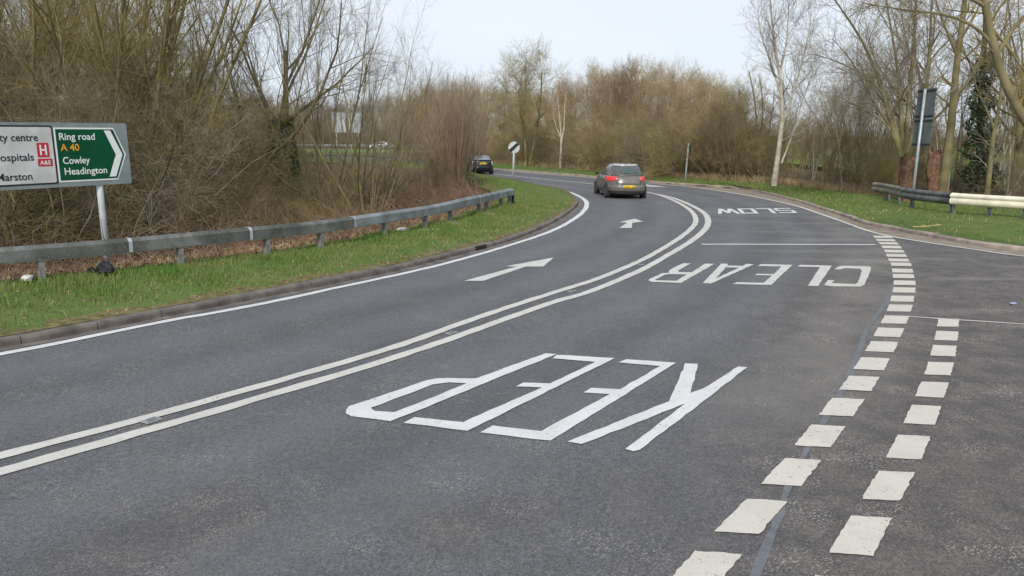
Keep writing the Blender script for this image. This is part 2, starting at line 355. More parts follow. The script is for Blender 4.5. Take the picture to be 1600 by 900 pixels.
RBp = np.vstack([span(RB0, 0, rm, 50), span(RB0, rm, rn, 70)[1:], span(RB0, rn, len(RB0) - 1, 90)[1:]])
road = ribbon('road', LBp, RBp, 70, lambda P, t: zr(P[..., 1]), M['asphalt']); tag(road, kind='structure')
_cA = catmull(np.vstack([[(-8.2, -.6)], xy([(0, 725), (490, 589), (750, 506), (928, 447), (1040, 394), (1080, 371), (1095, 346), (1085, 326), (1036, 304), (930, 288), (769, 271.4), (660, 254.5)])]), 160)
def lane_of(P):
    best = np.full(len(P), 1e9); sg = np.ones(len(P))
    for a, b in zip(_cA[:-1], _cA[1:]):
        ab = b - a; t = np.clip(((P - a) @ ab) / (ab @ ab), 0, 1); d = np.linalg.norm(P - (a + t[:, None] * ab), axis=1); c = ab[0] * (P - a)[:, 1] - ab[1] * (P - a)[:, 0]; m = d < best; best = np.where(m, d, best); sg = np.where(m, np.sign(c), sg)
    return best * sg
_v = np.empty(len(road.data.vertices) * 3, np.float32); road.data.vertices.foreach_get('co', _v); _a = road.data.attributes.new('lane', 'FLOAT', 'POINT'); _a.data.foreach_set('value', lane_of(_v.reshape(-1, 3)[:, :2].astype(float)).astype(np.float32))

# verges
post_px = [(75, 443), (258.7, 419), (412, 402), (516, 390), (599, 372.5), (661, 359), (707, 349), (740, 336), (763, 332.5), (783, 326), (796, 322.5)]
PP = np.array([at(a, b, .16)[:2] for a, b in post_px])
_pf = np.polyfit(PP[:, 1], PP[:, 0], 3); PP[:, 0] = np.polyval(_pf, PP[:, 1])
d0 = PP[0] - PP[1]; BL = np.vstack([[PP[0] + d0 * 7, PP[0] + d0 * 3.5, PP[0] + d0], PP])
nrm = lambda P: (lambda T: np.stack([-T[:, 1], T[:, 0]], 1) / np.linalg.norm(T, axis=1)[:, None])(np.gradient(P, axis=0))
BLs = catmull(BL, 200); back = BLs + nrm(BLs) * .45                    # just behind the barrier
tail = xy([(770, 306), (742, 293), (700, 281), (640, 268), (560, 258), (400, 254), (200, 255)], .1)
VB = np.vstack([back, tail])
VBs = catmull(VB[::6] if False else np.vstack([back[::12], tail]), 420)
vn = nearest_i(VBs, back[-1]); kn0 = nearest_i(KBs, at(0, 544)[:2])
VLf = np.vstack([span(KBs, 0, nose, 200), span(KBs, nose, len(KBs) - 1, 120)[1:]])
VLb = np.vstack([span(VBs, 0, vn, 200), span(VBs, vn, len(VBs) - 1, 120)[1:]])
VLn = VLb - VLf; VLn /= np.linalg.norm(VLn, axis=1)[:, None] + 1e-9
hump = lambda t: .105 + .10 * np.sin(np.clip(t, 0, 1) * math.pi * .5) 
def vl_z(P, t): return zr(P[..., 1]) + hump(t) + .03 * np.sin(P[..., 0] * 2.3) * np.sin(P[..., 1] * 1.9) * t
verge_l = ribbon('grass_verge', VLf + VLn * .135, VLb, 8, vl_z, M['turf']); tag(verge_l, kind='structure')
wv = (.34 + .16 * np.sin(np.arange(len(VLf)) * .37) + .10 * np.sin(np.arange(len(VLf)) * 1.13 + 1))[:, None]
soil = ribbon('verge_soil', VLf + VLn * .137, VLf + VLn * (.137 + wv), 3, lambda P, t: zr(P[..., 1]) + .107 + .02 * t, M['verge_edge']); tag(soil, kind='structure')
rb_px = [(1600, 328), (1500, 318), (1400, 309), (1340, 303), (1280, 297), (1200, 287), (1100, 281), (1000, 273), (930, 267), (850, 261), (770, 255), (700, 249.5), (640, 244.5), (560, 239), (400, 237), (200, 238)]
RBk = np.vstack([[(46, 12), (33, 18.5), (25, 23)], xy(rb_px, .3)]); RBks = catmull(RBk, 420)
i1 = nearest_i(RBks, at(1340, 303, .3)[:2]); j1 = nearest_i(RGs, at(1320, 334, .1)[:2]); i2 = nearest_i(RBks, at(1000, 273, .3)[:2]); j2 = nearest_i(RGs, at(1010, 282, .1)[:2])
VRf = np.vstack([span(RGs, 0, j1, 90), span(RGs, j1, j2, 60)[1:], span(RGs, j2, len(RGs) - 1, 90)[1:]])
VRb = np.vstack([span(RBks, 0, i1, 90), span(RBks, i1, i2, 60)[1:], span(RBks, i2, len(RBks) - 1, 90)[1:]])
VRn = VRb - VRf; VRn /= np.linalg.norm(VRn, axis=1)[:, None] + 1e-9
def vr_z(P, t): return zr(P[..., 1]) + .105 + .2 * np.clip(t, 0, 1) ** .8 + .03 * np.sin(P[..., 0] * 1.7) * np.sin(P[..., 1] * 2.1) * t
verge_r = ribbon('grass_verge', VRf + VRn * .16, VRb, 6, vr_z, M['turf']); tag(verge_r, kind='structure')

# ground sheet to the horizon: a hollow under the wood on the left, level beyond the right verge
_bl = np.vstack([BL[0] + (BL[0] - BL[1]) * 3, BL, tail])
_br = RBk
def side_dist(P, line):
    """signed distance (left of the line positive)"""
    P = np.asarray(P, float); best = np.full(len(P), 1e9); sg = np.ones(len(P))
    for a, b in zip(line[:-1], line[1:]):
        ab = b - a; t = np.clip(((P - a) @ ab) / (ab @ ab), 0, 1); q = a + t[:, None] * ab; d = np.linalg.norm(P - q, axis=1)
        c = ab[0] * (P - a)[:, 1] - ab[1] * (P - a)[:, 0]; m = d < best; best = np.where(m, d, best); sg = np.where(m, np.sign(c), sg)
    return best * sg
sst = lambda x: np.clip(x, 0, 1) ** 2 * (3 - 2 * np.clip(x, 0, 1))
def zg(P):
    P = np.atleast_2d(np.asarray(P, float)); l = side_dist(P, _bl); r = -side_dist(P, _br)
    z = zr(P[:, 1]) - .07
    z = z + .22 * sst(l + 1) - .95 * sst((l - .6) / 6) * (1 - sst((P[:, 1] - 30) / 45))
    z = z + .34 * sst((r + 1.2) / 1.2)
    return z
def zg1(x, y): return float(zg([(x, y)])[0])
gx = np.r_[-2200, -900, -400, -200, -140, np.arange(-100, 60.1, 1.25), 70, 85, 100, 140, 200, 400, 900, 2200]
gy = np.r_[-400, -100, -40, -20, np.arange(-12, 130.1, 1.25), 140, 160, 190, 240, 320, 500, 900, 2600]
GX, GY = np.meshgrid(gx, gy); GP = np.stack([GX.ravel(), GY.ravel()], 1); GZ = zg(GP)
# keep well below the road and verge sheets
inside = np.zeros(len(GP), bool)
n, m_ = len(gy), len(gx); ii = (np.arange(n - 1)[:, None] * m_ + np.arange(m_ - 1)[None]).ravel()
ground = link('ground', npmesh('ground', np.c_[GP, GZ], np.stack([ii, ii + 1, ii + m_ + 1, ii + m_], 1)), M['floor']); tag(ground, kind='structure')
# green field beyond the right-hand hedge
def sheet(name, x0, x1, y0, y1, nx, ny, fz, mt):
    X, Y = np.meshgrid(np.linspace(x0, x1, nx), np.linspace(y0, y1, ny)); P = np.stack([X.ravel(), Y.ravel()], 1); ii = (np.arange(ny - 1)[:, None] * nx + np.arange(nx - 1)[None]).ravel()
    return link(name, npmesh(name, np.c_[P, fz(P)], np.stack([ii, ii + 1, ii + nx + 1, ii + nx], 1)), mt)
field = sheet('field', 24, 190, 36, 230, 60, 60, lambda P: zg(P) + .03 + .012 * np.clip(P[:, 1] - 36, 0, 200), M['field']); tag(field, kind='structure')
def hill_z(P): return 1.0 + 8.5 * sst((P[:, 1] - 235) / 120) * (1 + .25 * np.sin(P[:, 0] / 37) + .1 * np.sin(P[:, 0] / 11.0))
hill = sheet('hill', -500, 700, 232, 420, 90, 12, hill_z, M['hill']); tag(hill, kind='structure')

# kerb stones
def kerb_stones(name, P, i0, i1, wid, hgt, step, mt, side, off=0.0, jit=.006):
    root = tag(bpy.data.objects.new(name, None), kind='structure'); C.objects.link(root)
    Q = P[i0:i1 + 1]; s = np.r_[0, np.cumsum(np.linalg.norm(np.diff(Q, axis=0), axis=1))]; n = int(s[-1] / step); g = .007
    f = lambda t: np.array([np.interp(t, s, Q[:, 0]), np.interp(t, s, Q[:, 1])])
    for k in range(n):
        a0, a1 = k * step + g, (k + 1) * step - g; mb = MB(); V = []
        jz = random.uniform(-jit, jit); jx = random.uniform(-jit, jit)
        ts = np.linspace(a0, a1, 4)
        for t in ts:
            p = f(t); d = f(min(t + .05, s[-1])) - f(max(t - .05, 0)); d /= np.linalg.norm(d); nn = np.array([-d[1], d[0]]) * side; z = float(zr(p[1]))
            for u, h in ((0, -.15), (.0, hgt * .62), (.012, hgt * .88), (.035, hgt), (wid, hgt), (wid, -.15)):
                q = p + nn * (u + off + jx); V.append((q[0], q[1], z + h + (jz if h > 0 else 0)))
        F = [tuple(range(6)), tuple(range(18, 24))[::-1]] + [(i*6+j, (i+1)*6+j, (i+1)*6+(j+1) % 6, i*6+(j+1) % 6) for i in range(3) for j in range(6)]
        mb.add(V, F); mb.build('kerb_stone', mt, root)
    return root
ki0 = nearest_i(KBs, (-8.6, 5.4)); ki1 = nearest_i(KBs, at(760, 276)[:2])
kerb_l = kerb_stones('kerb', KBs, ki0, ki1, .145, .105, .915, M['kerb_dark'], 1)
rk0 = nearest_i(RGs, (24, 8.2)); rk1 = nearest_i(RGs, at(650, 250, .1)[:2])
kerb_r = kerb_stones('kerb', RGs, rk0, rk1, .2, .105, .915, M['kerb_tan'], -1, off=-.04)
# kerb drain: black cast-iron outlet set in the kerb face
dq = at(752, 390); kd = MB()
for u in (-.2, -.1, 0, .1, .2): kd.box((u, -.006, .05), (.05, .03, .085))
kd.box((0, .012, .05), (.5, .02, .1)); tdir = KBs[nearest_i(KBs, dq[:2]) + 1] - KBs[nearest_i(KBs, dq[:2]) - 1]
o = kd.build('kerb_drain', M['trim'], kerb_l); o.location = (*dq[:2], dq[2] + .003); o.rotation_euler = (0, 0, math.atan2(tdir[1], tdir[0]))
# gritty channel between the right edge line and kerb
re_px = [(1600, 401), (1520, 390), (1440, 378), (1388, 369), (1356, 361), (1320, 348), (1280, 334), (1240, 321), (1180, 308), (1140, 301), (1080, 292.5), (1012, 286.5), (930, 278.5), (840, 271.5), (770, 265)]
RE = np.vstack([[(24, 6.6), (16, 12.8), (13.6, 15.4)], xy(re_px)]); REs = catmull(RE, 400)
g0 = REs + nrm(REs) * -.02; g1 = np.array([RGs[nearest_i(RGs, q)] for q in REs])
from_k = np.linspace(0, 1, 5)
gr_ = ribbon('channel', REs, g1 * .96 + REs * .04, 4, lambda P, t: zr(P[..., 1]) + .004, M['grit']); tag(gr_, kind='structure')
ch_l = ribbon('channel', KBs[ki0:nose + 30] , KBs[ki0:nose + 30] - nrm(KBs)[ki0:nose + 30] * .16, 2, lambda P, t: zr(P[..., 1]) + .004, M['kerb_dark']); tag(ch_l, kind='structure')

# ------------------------------------------------------------------ road markings (parts of the road)
def strip(name, P, w, mt, dz=.008, parent=road, n=None, jit=.006, label=None):
    n = n or max(8, int(np.linalg.norm(np.diff(P, axis=0), axis=1).sum() / .22)); Q = catmull(P, n); w = np.interp(np.linspace(0, 1, n), np.linspace(0, 1, len(np.atleast_1d(w))), np.atleast_1d(w))
    N = nrm(Q); a = Q + N * (w / 2 + rng.normal(0, jit, n))[:, None]; b = Q - N * (w / 2 + rng.normal(0, jit, n))[:, None]
    o = ribbon(name, a, b, 1, lambda P, t: zr(P[..., 1]) + dz, mt, parent, False)
    if label: o['label'] = label
    return o
Apx = [(0, 713.2), (203, 660), (490, 580), (624, 540), (760, 492), (880, 453), (928, 438), (1000, 408), (1040, 386), (1070, 366), (1087, 347), (1080, 330), (1060, 317), (1036, 307), (1012, 300.6), (970, 293.5), (930, 288), (840, 279), (769, 271.4), (710, 262), (660, 254.5)]
Bpx = [(0, 738), (300, 653), (550, 580), (675, 540), (740, 517), (860, 474), (920, 456.5), (1000, 423), (1040, 401), (1080, 377), (1102, 358), (1106.5, 346), (1101, 334), (1080, 321), (1050, 309), (1020, 302)]
ext = lambda P: np.vstack([P[0] + (P[0] - P[1]) / np.linalg.norm(P[0] - P[1]) * 3.2, P])
strip('centre_line', ext(xy(Apx)), [.15, .15, .19, .19, .18, .2], M['paint_cream'])
strip('centre_line', ext(xy(Bpx)), [.155, .155, .19, .2], M['paint_cream'])
epx = [(0, 554), (92, 536.6), (191, 516), (277, 499), (320, 492), (440, 469), (520, 451.4), (640, 425.6), (700, 411), (760, 394.4), (820, 376), (860, 362), (888, 348), (908, 334), (916.5, 322), (914, 313), (900, 304.5), (884, 298.8), (868, 295.5)]
strip('edge_line', ext(xy(epx)), [.14, .14, .15, .18, .2], M['paint_bright'])
strip('edge_line', RE, [.12, .12, .16, .2, .2], M['paint'], dz=.012)
strip('joint_line', xy([(1096, 382), (1180, 382), (1280, 382.3), (1368, 382.6)]), .15, M['paint_bright'])
strip('joint_line', xy([(1408, 494.5), (1500, 500.5), (1600, 507), (1700, 513.5)]), .05, M['paint_cream'])
def poly(name, px, mt, parent=road, dz=.008, hole=None, jit=.004, label=None, sub=.12):
    import bmesh
    def dens(P):
        o = []
        for a, b in zip(P, np.roll(P, -1, 0)):
            k = max(1, int(np.linalg.norm(b - a) / sub))
            for j in range(k): o.append(a + (b - a) * j / k + (rng.normal(0, jit, 2) if jit else 0))
        return o
    bm = bmesh.new(); es = []
    for L_ in [px] + ([hole] if hole else []):
        P = dens(xy(L_) if not isinstance(L_, np.ndarray) else L_); vs = [bm.verts.new((p[0], p[1], float(zr(p[1])) + dz)) for p in P]
        es += [bm.edges.new((vs[i], vs[(i + 1) % len(vs)])) for i in range(len(vs))]
    r = bmesh.ops.triangle_fill(bm, edges=es, use_beauty=True, use_dissolve=False)
    bmesh.ops.recalc_face_normals(bm, faces=bm.faces)
    for f in bm.faces:
        if f.normal.z < 0: f.normal_flip()
    me = bpy.data.meshes.new(name); bm.to_mesh(me); bm.free(); o = link(name, me, mt, parent)
    if label: o['label'] = label
    return o
def part_empty(name, label, parent):
    o = bpy.data.objects.new(name, None); C.objects.link(o); o.parent = parent
    if label: o['label'] = label
    return o
z7 = lambda L_: [(520 + x / 2.353, 540 + y / 2.353) for x, y in L_]
z6 = lambda L_: [(1000 + x / 5, 270 + y / 5) for x, y in L_]
z5 = lambda L_: [(1280 + x / 5, 270 + y / 5) for x, y in L_]
keep = part_empty('keep_lettering', 'white painted word KEEP nearest the junction', road)
poly('letter', z7([(782, 30), (823, 33), (213, 281), (70, 262), (51, 252), (48, 243), (60, 226), (345, 130), (385, 123), (430, 121), (525, 124)]), M['paint_bright'], keep, hole=z7([(490, 142), (425, 138), (370, 145), (143, 230), (142, 238), (155, 243), (228, 248)]))
poly('letter', z7([(825, 36), (1037, 48), (495, 316), (260, 287), (300, 266), (478, 284), (768, 157), (675, 152), (705, 138), (797, 142), (965, 62), (808, 49)]), M['paint_bright'], keep)
poly('letter', z7([(1080, 52), (1263, 65), (800, 352), (540, 322), (585, 298), (765, 317), (1018, 181), (922, 175), (950, 158), (1055, 163), (1205, 77), (1050, 64)]), M['paint_bright'], keep)
poly('letter', z7([(1297, 68), (1343, 70), (1315, 177), (1363, 160), (1490, 79), (1523, 82), (1130, 386), (1105, 392), (1076, 382), (1298, 214), (915, 366), (862, 356), (1237, 207)]), M['paint_bright'], keep)
clear = part_empty('clear_lettering', 'white painted word CLEAR between the thin white line and KEEP', road)
poly('letter', z6([(510, 712), (580, 714), (320, 863), (90, 855), (68, 843), (80, 830), (170, 788), (228, 783), (220, 770), (240, 755), (335, 709), (395, 711), (300, 765), (300, 778), (405, 780)]), M['paint'], clear, hole=z6([(225, 795), (365, 797), (282, 847), (120, 843), (126, 835), (195, 799)]))
poly('letter', z6([(635, 712), (690, 714), (682, 728), (805, 730), (830, 714), (890, 717), (555, 868), (488, 865)]), M['paint'], clear, hole=z6([(670, 742), (775, 744), (592, 828)]))
poly('letter', z6([(945, 716), (1190, 722), (1025, 880), (720, 872), (755, 858), (970, 863), (1030, 805), (895, 802), (915, 792), (1045, 794), (1105, 735), (920, 731)]), M['paint'], clear)
poly('letter', z6([(1250, 722), (1500, 728), (1390, 888), (1312, 886), (1405, 740), (1230, 735)]), M['paint'], clear)
poly('letter', z5([(150, 735), (180, 729), (370, 733), (395, 737), (405, 747), (400, 770), (350, 880), (320, 892), (90, 890), (38, 880), (65, 842), (120, 843), (95, 866), (280, 872), (300, 862), (333, 770), (322, 753), (200, 748), (170, 758), (115, 757)]), M['paint_cream'], clear)
slow = part_empty('slow_lettering', 'white painted word SLOW beyond the thin white line', road)
# letters in a cell: u 0..1 left to right and v 0..1 bottom to top as their readers (coming towards us) see them
Q00, Q10, Q11, Q01 = [xy([q])[0] for q in ((1245, 332), (1120, 333), (1116, 325), (1205, 326))]
Q00, Q10, Q11, Q01 = [xy([q])[0] for q in z6([(1172, 277), (585, 284), (618, 323), (1228, 316)])]   # S foot, W foot, W top, S top
cellmap = lambda u, v: (Q00 * (1 - u) + Q10 * u) * (1 - v) + (Q01 * (1 - u) + Q11 * u) * v
def glyph(strokes, u0, u1, wu, hv):
    out = []
    for (a, b) in strokes:
        a = np.array(a, float); b = np.array(b, float)
        vert = abs(b[1] - a[1]) > .4
        d = np.array([wu / (u1 - u0), 0]) if vert else np.array([0, hv])
        quad = [a - d / 2, b - d / 2, b + d / 2, a + d / 2]
        out.append(np.array([cellmap(u0 + (u1 - u0) * q[0], q[1]) for q in quad]))
    return out
def letters(mt, parent, gl):
    for strokes, u0, u1, wu, hv in gl:
        mb = MB()
        for i, q in enumerate(glyph(strokes, u0, u1, wu, hv)):
            mb.add([(p[0], p[1], float(zr(p[1])) + .008 + .0015 * i) for p in q], [(0, 1, 2, 3)])
        mb.build('letter', mt, parent)
letters(M['paint_bright'], slow, [
    ([((.0, .07), (1, .07)), ((.92, .04), (.92, .53)), ((.05, .5), (.95, .5)), ((.08, .47), (.08, .96)), ((0, .93), (1, .93))], 0, .23, .045, .15),
    ([((.1, 0), (.1, 1)), ((0, .07), (1, .07))], .27, .47, .05, .15),
    ([((.1, 0), (.1, 1)), ((.9, 0), (.9, 1)), ((.05, .07), (.95, .07)), ((.05, .93), (.95, .93))], .5, .71, .05, .15),
    ([((.03, 1), (.27, 0)), ((.27, 0), (.5, .85)), ((.5, .85), (.73, 0)), ((.73, 0), (.97, 1))], .74, 1.0, .048, .15)])
poly('lane_arrow', [(725, 439.4), (808, 417), (790, 416.6), (865, 402.8), (849, 417), (822, 417), (755, 439.4)], M['paint'], label='white lane arrow nearest the camera, long and pointing right')
poly('lane_arrow', [(968, 356.6), (987, 356.6), (988, 348.5), (1005, 346.6), (992, 342), (967, 347.6), (980, 348.2)], M['paint'], label='small white lane arrow behind the brown hatchback')
poly('lane_arrow', [(1005, 287.8), (1042, 292.4), (1020, 292.0), (1000, 290.5)], M['paint'], label='thin white wedge mark beside the far double line')
# give way marks: corners of each block
def gw(c, nxt, prv, w, skew):
    t = nxt - prv; t /= np.linalg.norm(t); return t
rowR = xy([(1346, 836.7), (1389, 759.3), (1420.3, 699), (1441.7, 648.7), (1456.5, 609.4), (1467.7, 576.5), (1474.6, 548.6), (1479, 525.3), (1481.7, 504.8)])
rowL = xy([(1176, 807), (1238, 738), (1282.4, 681.6), (1316, 636.6), (1343.4, 599.6), (1362.6, 569), (1378.2, 542.3), (1388.9, 519.9), (1398.7, 500), (1405.8, 481.9), (1409.9, 467.2), (1412.7, 453.7), (1413.4, 442.4), (1411.6, 431.9), (1410, 423.4), (1407.7, 413.5), (1404, 406.8), (1400.4, 399.5), (1397.1, 392.9), (1393, 386.5), (1388.4, 380.6), (1383.8, 375.7), (1379.5, 370.5)])
def row(P, wpx, extra):
    P = np.vstack([P[0] - (P[1] - P[0]) * (k + 1) for k in range(extra)][::-1] + [P])
    T = np.gradient(P, axis=0)
    for i, (c, t) in enumerate(zip(P, T)):
        ln = np.linalg.norm(t); t = t / ln
        e = np.array([1.0, -.12]) if i < 8 + extra else np.array([1, -.05]); e /= np.linalg.norm(e)          # the ends of the blocks run across, square to the lane
        w = wpx(i - extra, c); a = t * .295 * ln / .9; b = e * w / 2
        poly('give_way_mark', np.array([c - a - b, c - a + b, c + a + b, c + a - b]), M['paint_giveway'], jit=.0035, sub=.05)
row(rowR, lambda i, c: .255 + .004 * max(i, 0), 2); row(rowL, lambda i, c: .27 + .010 * max(0, i), 2)
# sealed joint snaking beside the give way line
strip('sealing_band', xy([(1178, 905), (1205, 838), (1228, 770), (1243, 735), (1268, 690), (1290, 655), (1313, 615), (1328, 585), (1340, 555), (1352, 520), (1367, 497), (1383, 474), (1394, 452), (1399, 440)]), [.055, .05, .075, .06, .075, .05], M['sealant'], dz=.004, label='wavy grey sealing band along the give way line')
# road studs between the double lines
for q in [(237, 658), (705, 521), (893, 455.5), (1003, 414)]:
    p = at(*q); t = at(q[0] + 20, q[1] - 7) - p; mb = MB(); a = math.atan2(t[1], t[0])
    mb.box((0, 0, .006), (.15, .11, .012)); st = mb.build('road_stud', M['stud'], road, bevel=.004); st.location = (p[0], p[1], p[2] + .002); st.rotation_euler = (0, 0, a)
    mb = MB(); mb.box((0, 0, .014), (.08, .06, .010)); mb.build('lens_block', M['stud_dark'], st, bevel=.003)

# ------------------------------------------------------------------ left crash barrier (open box beam on posts)
Z3 = lambda q, dz=0.0: np.array([q[0], q[1], float(zr(q[1])) + dz])
bar_path = np.vstack([BL[1], BL[2], PP])                       # starts out of frame on the left
VZ = .16
bar = empty('crash_barrier', 'long grey box beam crash barrier along the left grass verge, ending by the bend', 'crash barrier', Z3(bar_path[0], VZ))
def rel(o, P): return np.asarray(P, float) - np.array(o.location)
fine_p = catmull(bar_path, 400); ds = np.r_[0, np.cumsum(np.linalg.norm(np.diff(fine_p, axis=0), axis=1))]
def on_path(s): return np.array([np.interp(s, ds, fine_p[:, 0]), np.interp(s, ds, fine_p[:, 1])])
def path_frame(s):
    d = on_path(min(s + .1, ds[-1])) - on_path(max(s - .1, 0)); d /= np.linalg.norm(d); return d, np.array([-d[1], d[0]])
Ltot = ds[-1] + .25
joints = [0.0] + [float(ds[nearest_i(fine_p, PP[0] + (at(a, 400)[:2] * 0 + 0))]) if False else s for a, s in ()] 
# beam lengths meet where the photograph shows the sleeves
js = sorted([0.0] + [float(ds[nearest_i(fine_p, at(px, py, .16)[:2])]) for px, py in ((200, 427), (383, 404), (551, 381), (737, 336), (779, 327))] + [Ltot])
def beam_piece(s0, s1, name, mt, w, z0, z1, parent, off=0.0):
    n = max(3, int((s1 - s0) / .4)); V = []; mb = MB(); c = .02
    for s in np.linspace(s0, s1, n):
        if s <= ds[-1]: p = on_path(s)
        else: p = on_path(ds[-1]) + path_frame(ds[-1])[0] * (s - ds[-1])
        d, nn = path_frame(min(s, ds[-1]))
        zz = float(zr(p[1])) + VZ + .008 * math.sin(s * 1.3)
        for u, h in ((-w/2 + c, z0), (w/2 - c, z0), (w/2, z0 + c), (w/2, z1 - .055), (w/2 - .055, z1), (-w/2 + .055, z1), (-w/2, z1 - .055), (-w/2, z0 + c)):
            q = p + nn * (u + off); V.append((q[0], q[1], zz + h))
    V = rel(parent if parent.type == 'EMPTY' else parent, V)
    F = [(i*8+j, (i+1)*8+j, (i+1)*8+(j+1) % 8, i*8+(j+1) % 8) for i in range(n-1) for j in range(8)] + [tuple(range(8)), tuple((n-1)*8 + j for j in range(8))[::-1]]
    mb.add(V, F); o = mb.build(name, mt, parent)
    return o
for i, (a, b) in enumerate(zip(js[:-1], js[1:])):
    o = beam_piece(a + .006, b - .006, 'beam', M['beam'] if i < 3 else M['beam_clean'], .19, .375, .625, bar)
    o.data.materials.append(M['beam_top'])
    for p_ in o.data.polygons:
        if p_.normal.z > .4: p_.material_index = 1
    if 0 < i: beam_piece(a - .03, a + .03, 'joint_sleeve', M['galv'], .197, .3715, .6285, bar)
for q in np.vstack([BL[2], PP]):
    s = float(ds[nearest_i(fine_p, q)]); d, nn = path_frame(s); a = math.atan2(d[1], d[0]); z = float(zr(q[1])) + VZ
    mb = MB(); mb.box((0, 0, .10), (.014, .10, .56)); mb.box((.032, -.055, .10), (.078, .012, .56)); mb.box((.032, .055, .10), (.078, .012, .56))
    o = mb.build('post', M['post_steel'], bar); o.location = rel(bar, (q[0], q[1], z)); o.rotation_euler = (0, 0, a)
for px, py in ((671, 361), (706, 352.5), (758, 336)):
    p = at(px, py, .16); mb = MB(); mb.box((0, 0, 0), (.5, .32, .1), .5); o = mb.build('concrete_pad', M['concrete'], bar, bevel=.02); o.location = rel(bar, p)
end = on_path(ds[-1]) + path_frame(ds[-1])[0] * .27; d, nn = path_frame(ds[-1])
mb = MB(); mb.box((0, 0, .28), (.03, .2, .56), math.atan2(d[1], d[0])); o = mb.build('end_plate', M['trim'], bar); o.location = rel(bar, Z3(end, VZ))

# ------------------------------------------------------------------ right crash barrier (corrugated W beam, partly painted cream)
rpx = [(1720, 350), (1600, 341.5), (1545, 337.5), (1487, 332.5), (1425, 324), (1404, 318.5), (1388, 314), (1366, 309.5)]
RP = np.array([at(a, b, .26)[:2] for a, b in rpx]); RP = np.vstack([RP[0] + (RP[0] - RP[1]) * 1.2, RP])
rbar = empty('crash_barrier', 'corrugated crash barrier on the right verge, dark grey then painted cream', 'crash barrier', Z3(RP[4], .26))
rf = catmull(RP, 300); rs = np.r_[0, np.cumsum(np.linalg.norm(np.diff(rf, axis=0), axis=1))]
prof = [(.0, .27), (.02, .30), (.075, .33), (.08, .45), (.04, .485), (.035, .50), (.04, .515), (.08, .55), (.075, .62), (.02, .65), (.0, .665)]
def wpiece(s0, s1, mt, name='beam', o_=0.0, label=None):
    n = max(4, int((s1 - s0) / .35)); V = []; mb = MB(); k = len(prof)
    for s in np.linspace(s0, s1, n):
        i = min(np.searchsorted(rs, s), len(rs) - 2); p = np.array([np.interp(s, rs, rf[:, 0]), np.interp(s, rs, rf[:, 1])]); d = rf[min(i + 2, len(rf) - 1)] - rf[max(i - 2, 0)]; d /= np.linalg.norm(d); nn = np.array([-d[1], d[0]])
        zz = float(zr(p[1])) + .26
        for u, h in prof: V.append((*(p + nn * (u + .06 + o_)), zz + h))
        for u, h in prof[::-1]: V.append((*(p + nn * (u + .054 + o_)), zz + h))
    k2 = 2 * k; F = [(i*k2+j, (i+1)*k2+j, (i+1)*k2+(j+1) % k2, i*k2+(j+1) % k2) for i in range(n-1) for j in range(k2)] + [tuple(range(k2))[::-1], tuple((n-1)*k2 + j for j in range(k2))]
    mb.add(rel(rbar, V), F); o = mb.build(name, mt, rbar, True)
    if label: o['label'] = label
sj = float(rs[nearest_i(rf, at(1487, 332.5, .26)[:2])]); sk = float(rs[nearest_i(rf, at(1412, 321, .26)[:2])])
wpiece(0, sj + .02, M['wbeam_cream'], label='cream painted length of corrugated beam')
wpiece(sj, sk + .02, M['wbeam_dark'], o_=.009, label='dark grey length of corrugated beam')
wpiece(sk, rs[-1], M['wbeam_mossy'], o_=.0, label='dirty mossy end of corrugated beam')
for q in RP[2:8]:
    mb = MB(); i = nearest_i(rf, q); d = rf[min(i+2, len(rf)-1)] - rf[max(i-2, 0)]; a = math.atan2(d[1], d[0])
    mb.box((0, 0, .2), (.11, .014, .7)); mb.box((.05, 0, .2), (.012, .10, .7)); mb.box((-.05, 0, .2), (.012, .10, .7)); o = mb.build('post', M['wbeam_dark'], rbar); o.location = rel(rbar, Z3(q, .26)); o.rotation_euler = (0, 0, a)
    mb = MB(); mb.box((.0, .045, .48), (.12, .09, .22)); o = mb.build('spacer_block', M['wbeam_dark'], rbar, bevel=.005); o.location = rel(rbar, Z3(q, .26)); o.rotation_euler = (0, 0, a)

# ------------------------------------------------------------------ lettering helper
_font = bpy.data.curves.new('font_probe', 'FONT')
def text_mesh(txt):
    cu = bpy.data.curves.new('lettering', 'FONT'); cu.body = txt; cu.resolution_u = 3; cu.offset = .012
    o = bpy.data.objects.new('lettering', cu); C.objects.link(o); bpy.context.view_layer.update()
    me = bpy.data.meshes.new_from_object(o.evaluated_get(bpy.context.evaluated_depsgraph_get())); bpy.data.objects.remove(o); bpy.data.curves.remove(cu)
    return me
_h = text_mesh('H'); _co = np.array([v.co[:] for v in _h.vertices]); CAPH = _co[:, 1].max() - _co[:, 1].min()
def lettering(txt, parent, mt, x0, base, width, cap, y, name='lettering'):
    """flat letters in the parent's xz plane (facing -y), left edge x0, baseline z = base"""
    me = text_mesh(txt); co_ = np.array([v.co[:] for v in me.vertices]); a, b = co_[:, 0].min(), co_[:, 0].max()
    V = np.c_[x0 + (co_[:, 0] - a) * width / (b - a), np.full(len(co_), y), base + co_[:, 1] * cap / CAPH]
    me.vertices.foreach_set('co', V.astype(np.float32).ravel()); me.update(); me.materials.clear(); me.materials.append(mt); me.name = name
    return link(name, me, mt, parent)
def plate(parent, name, O, y, th, mt):
    """flat shape with outline O in the xz plane, front face at y (towards -y)"""
    mb = MB(); mb.prism(O, lambda u, v, w: (u, y + w, v), th); return mb.build(name, mt, parent)
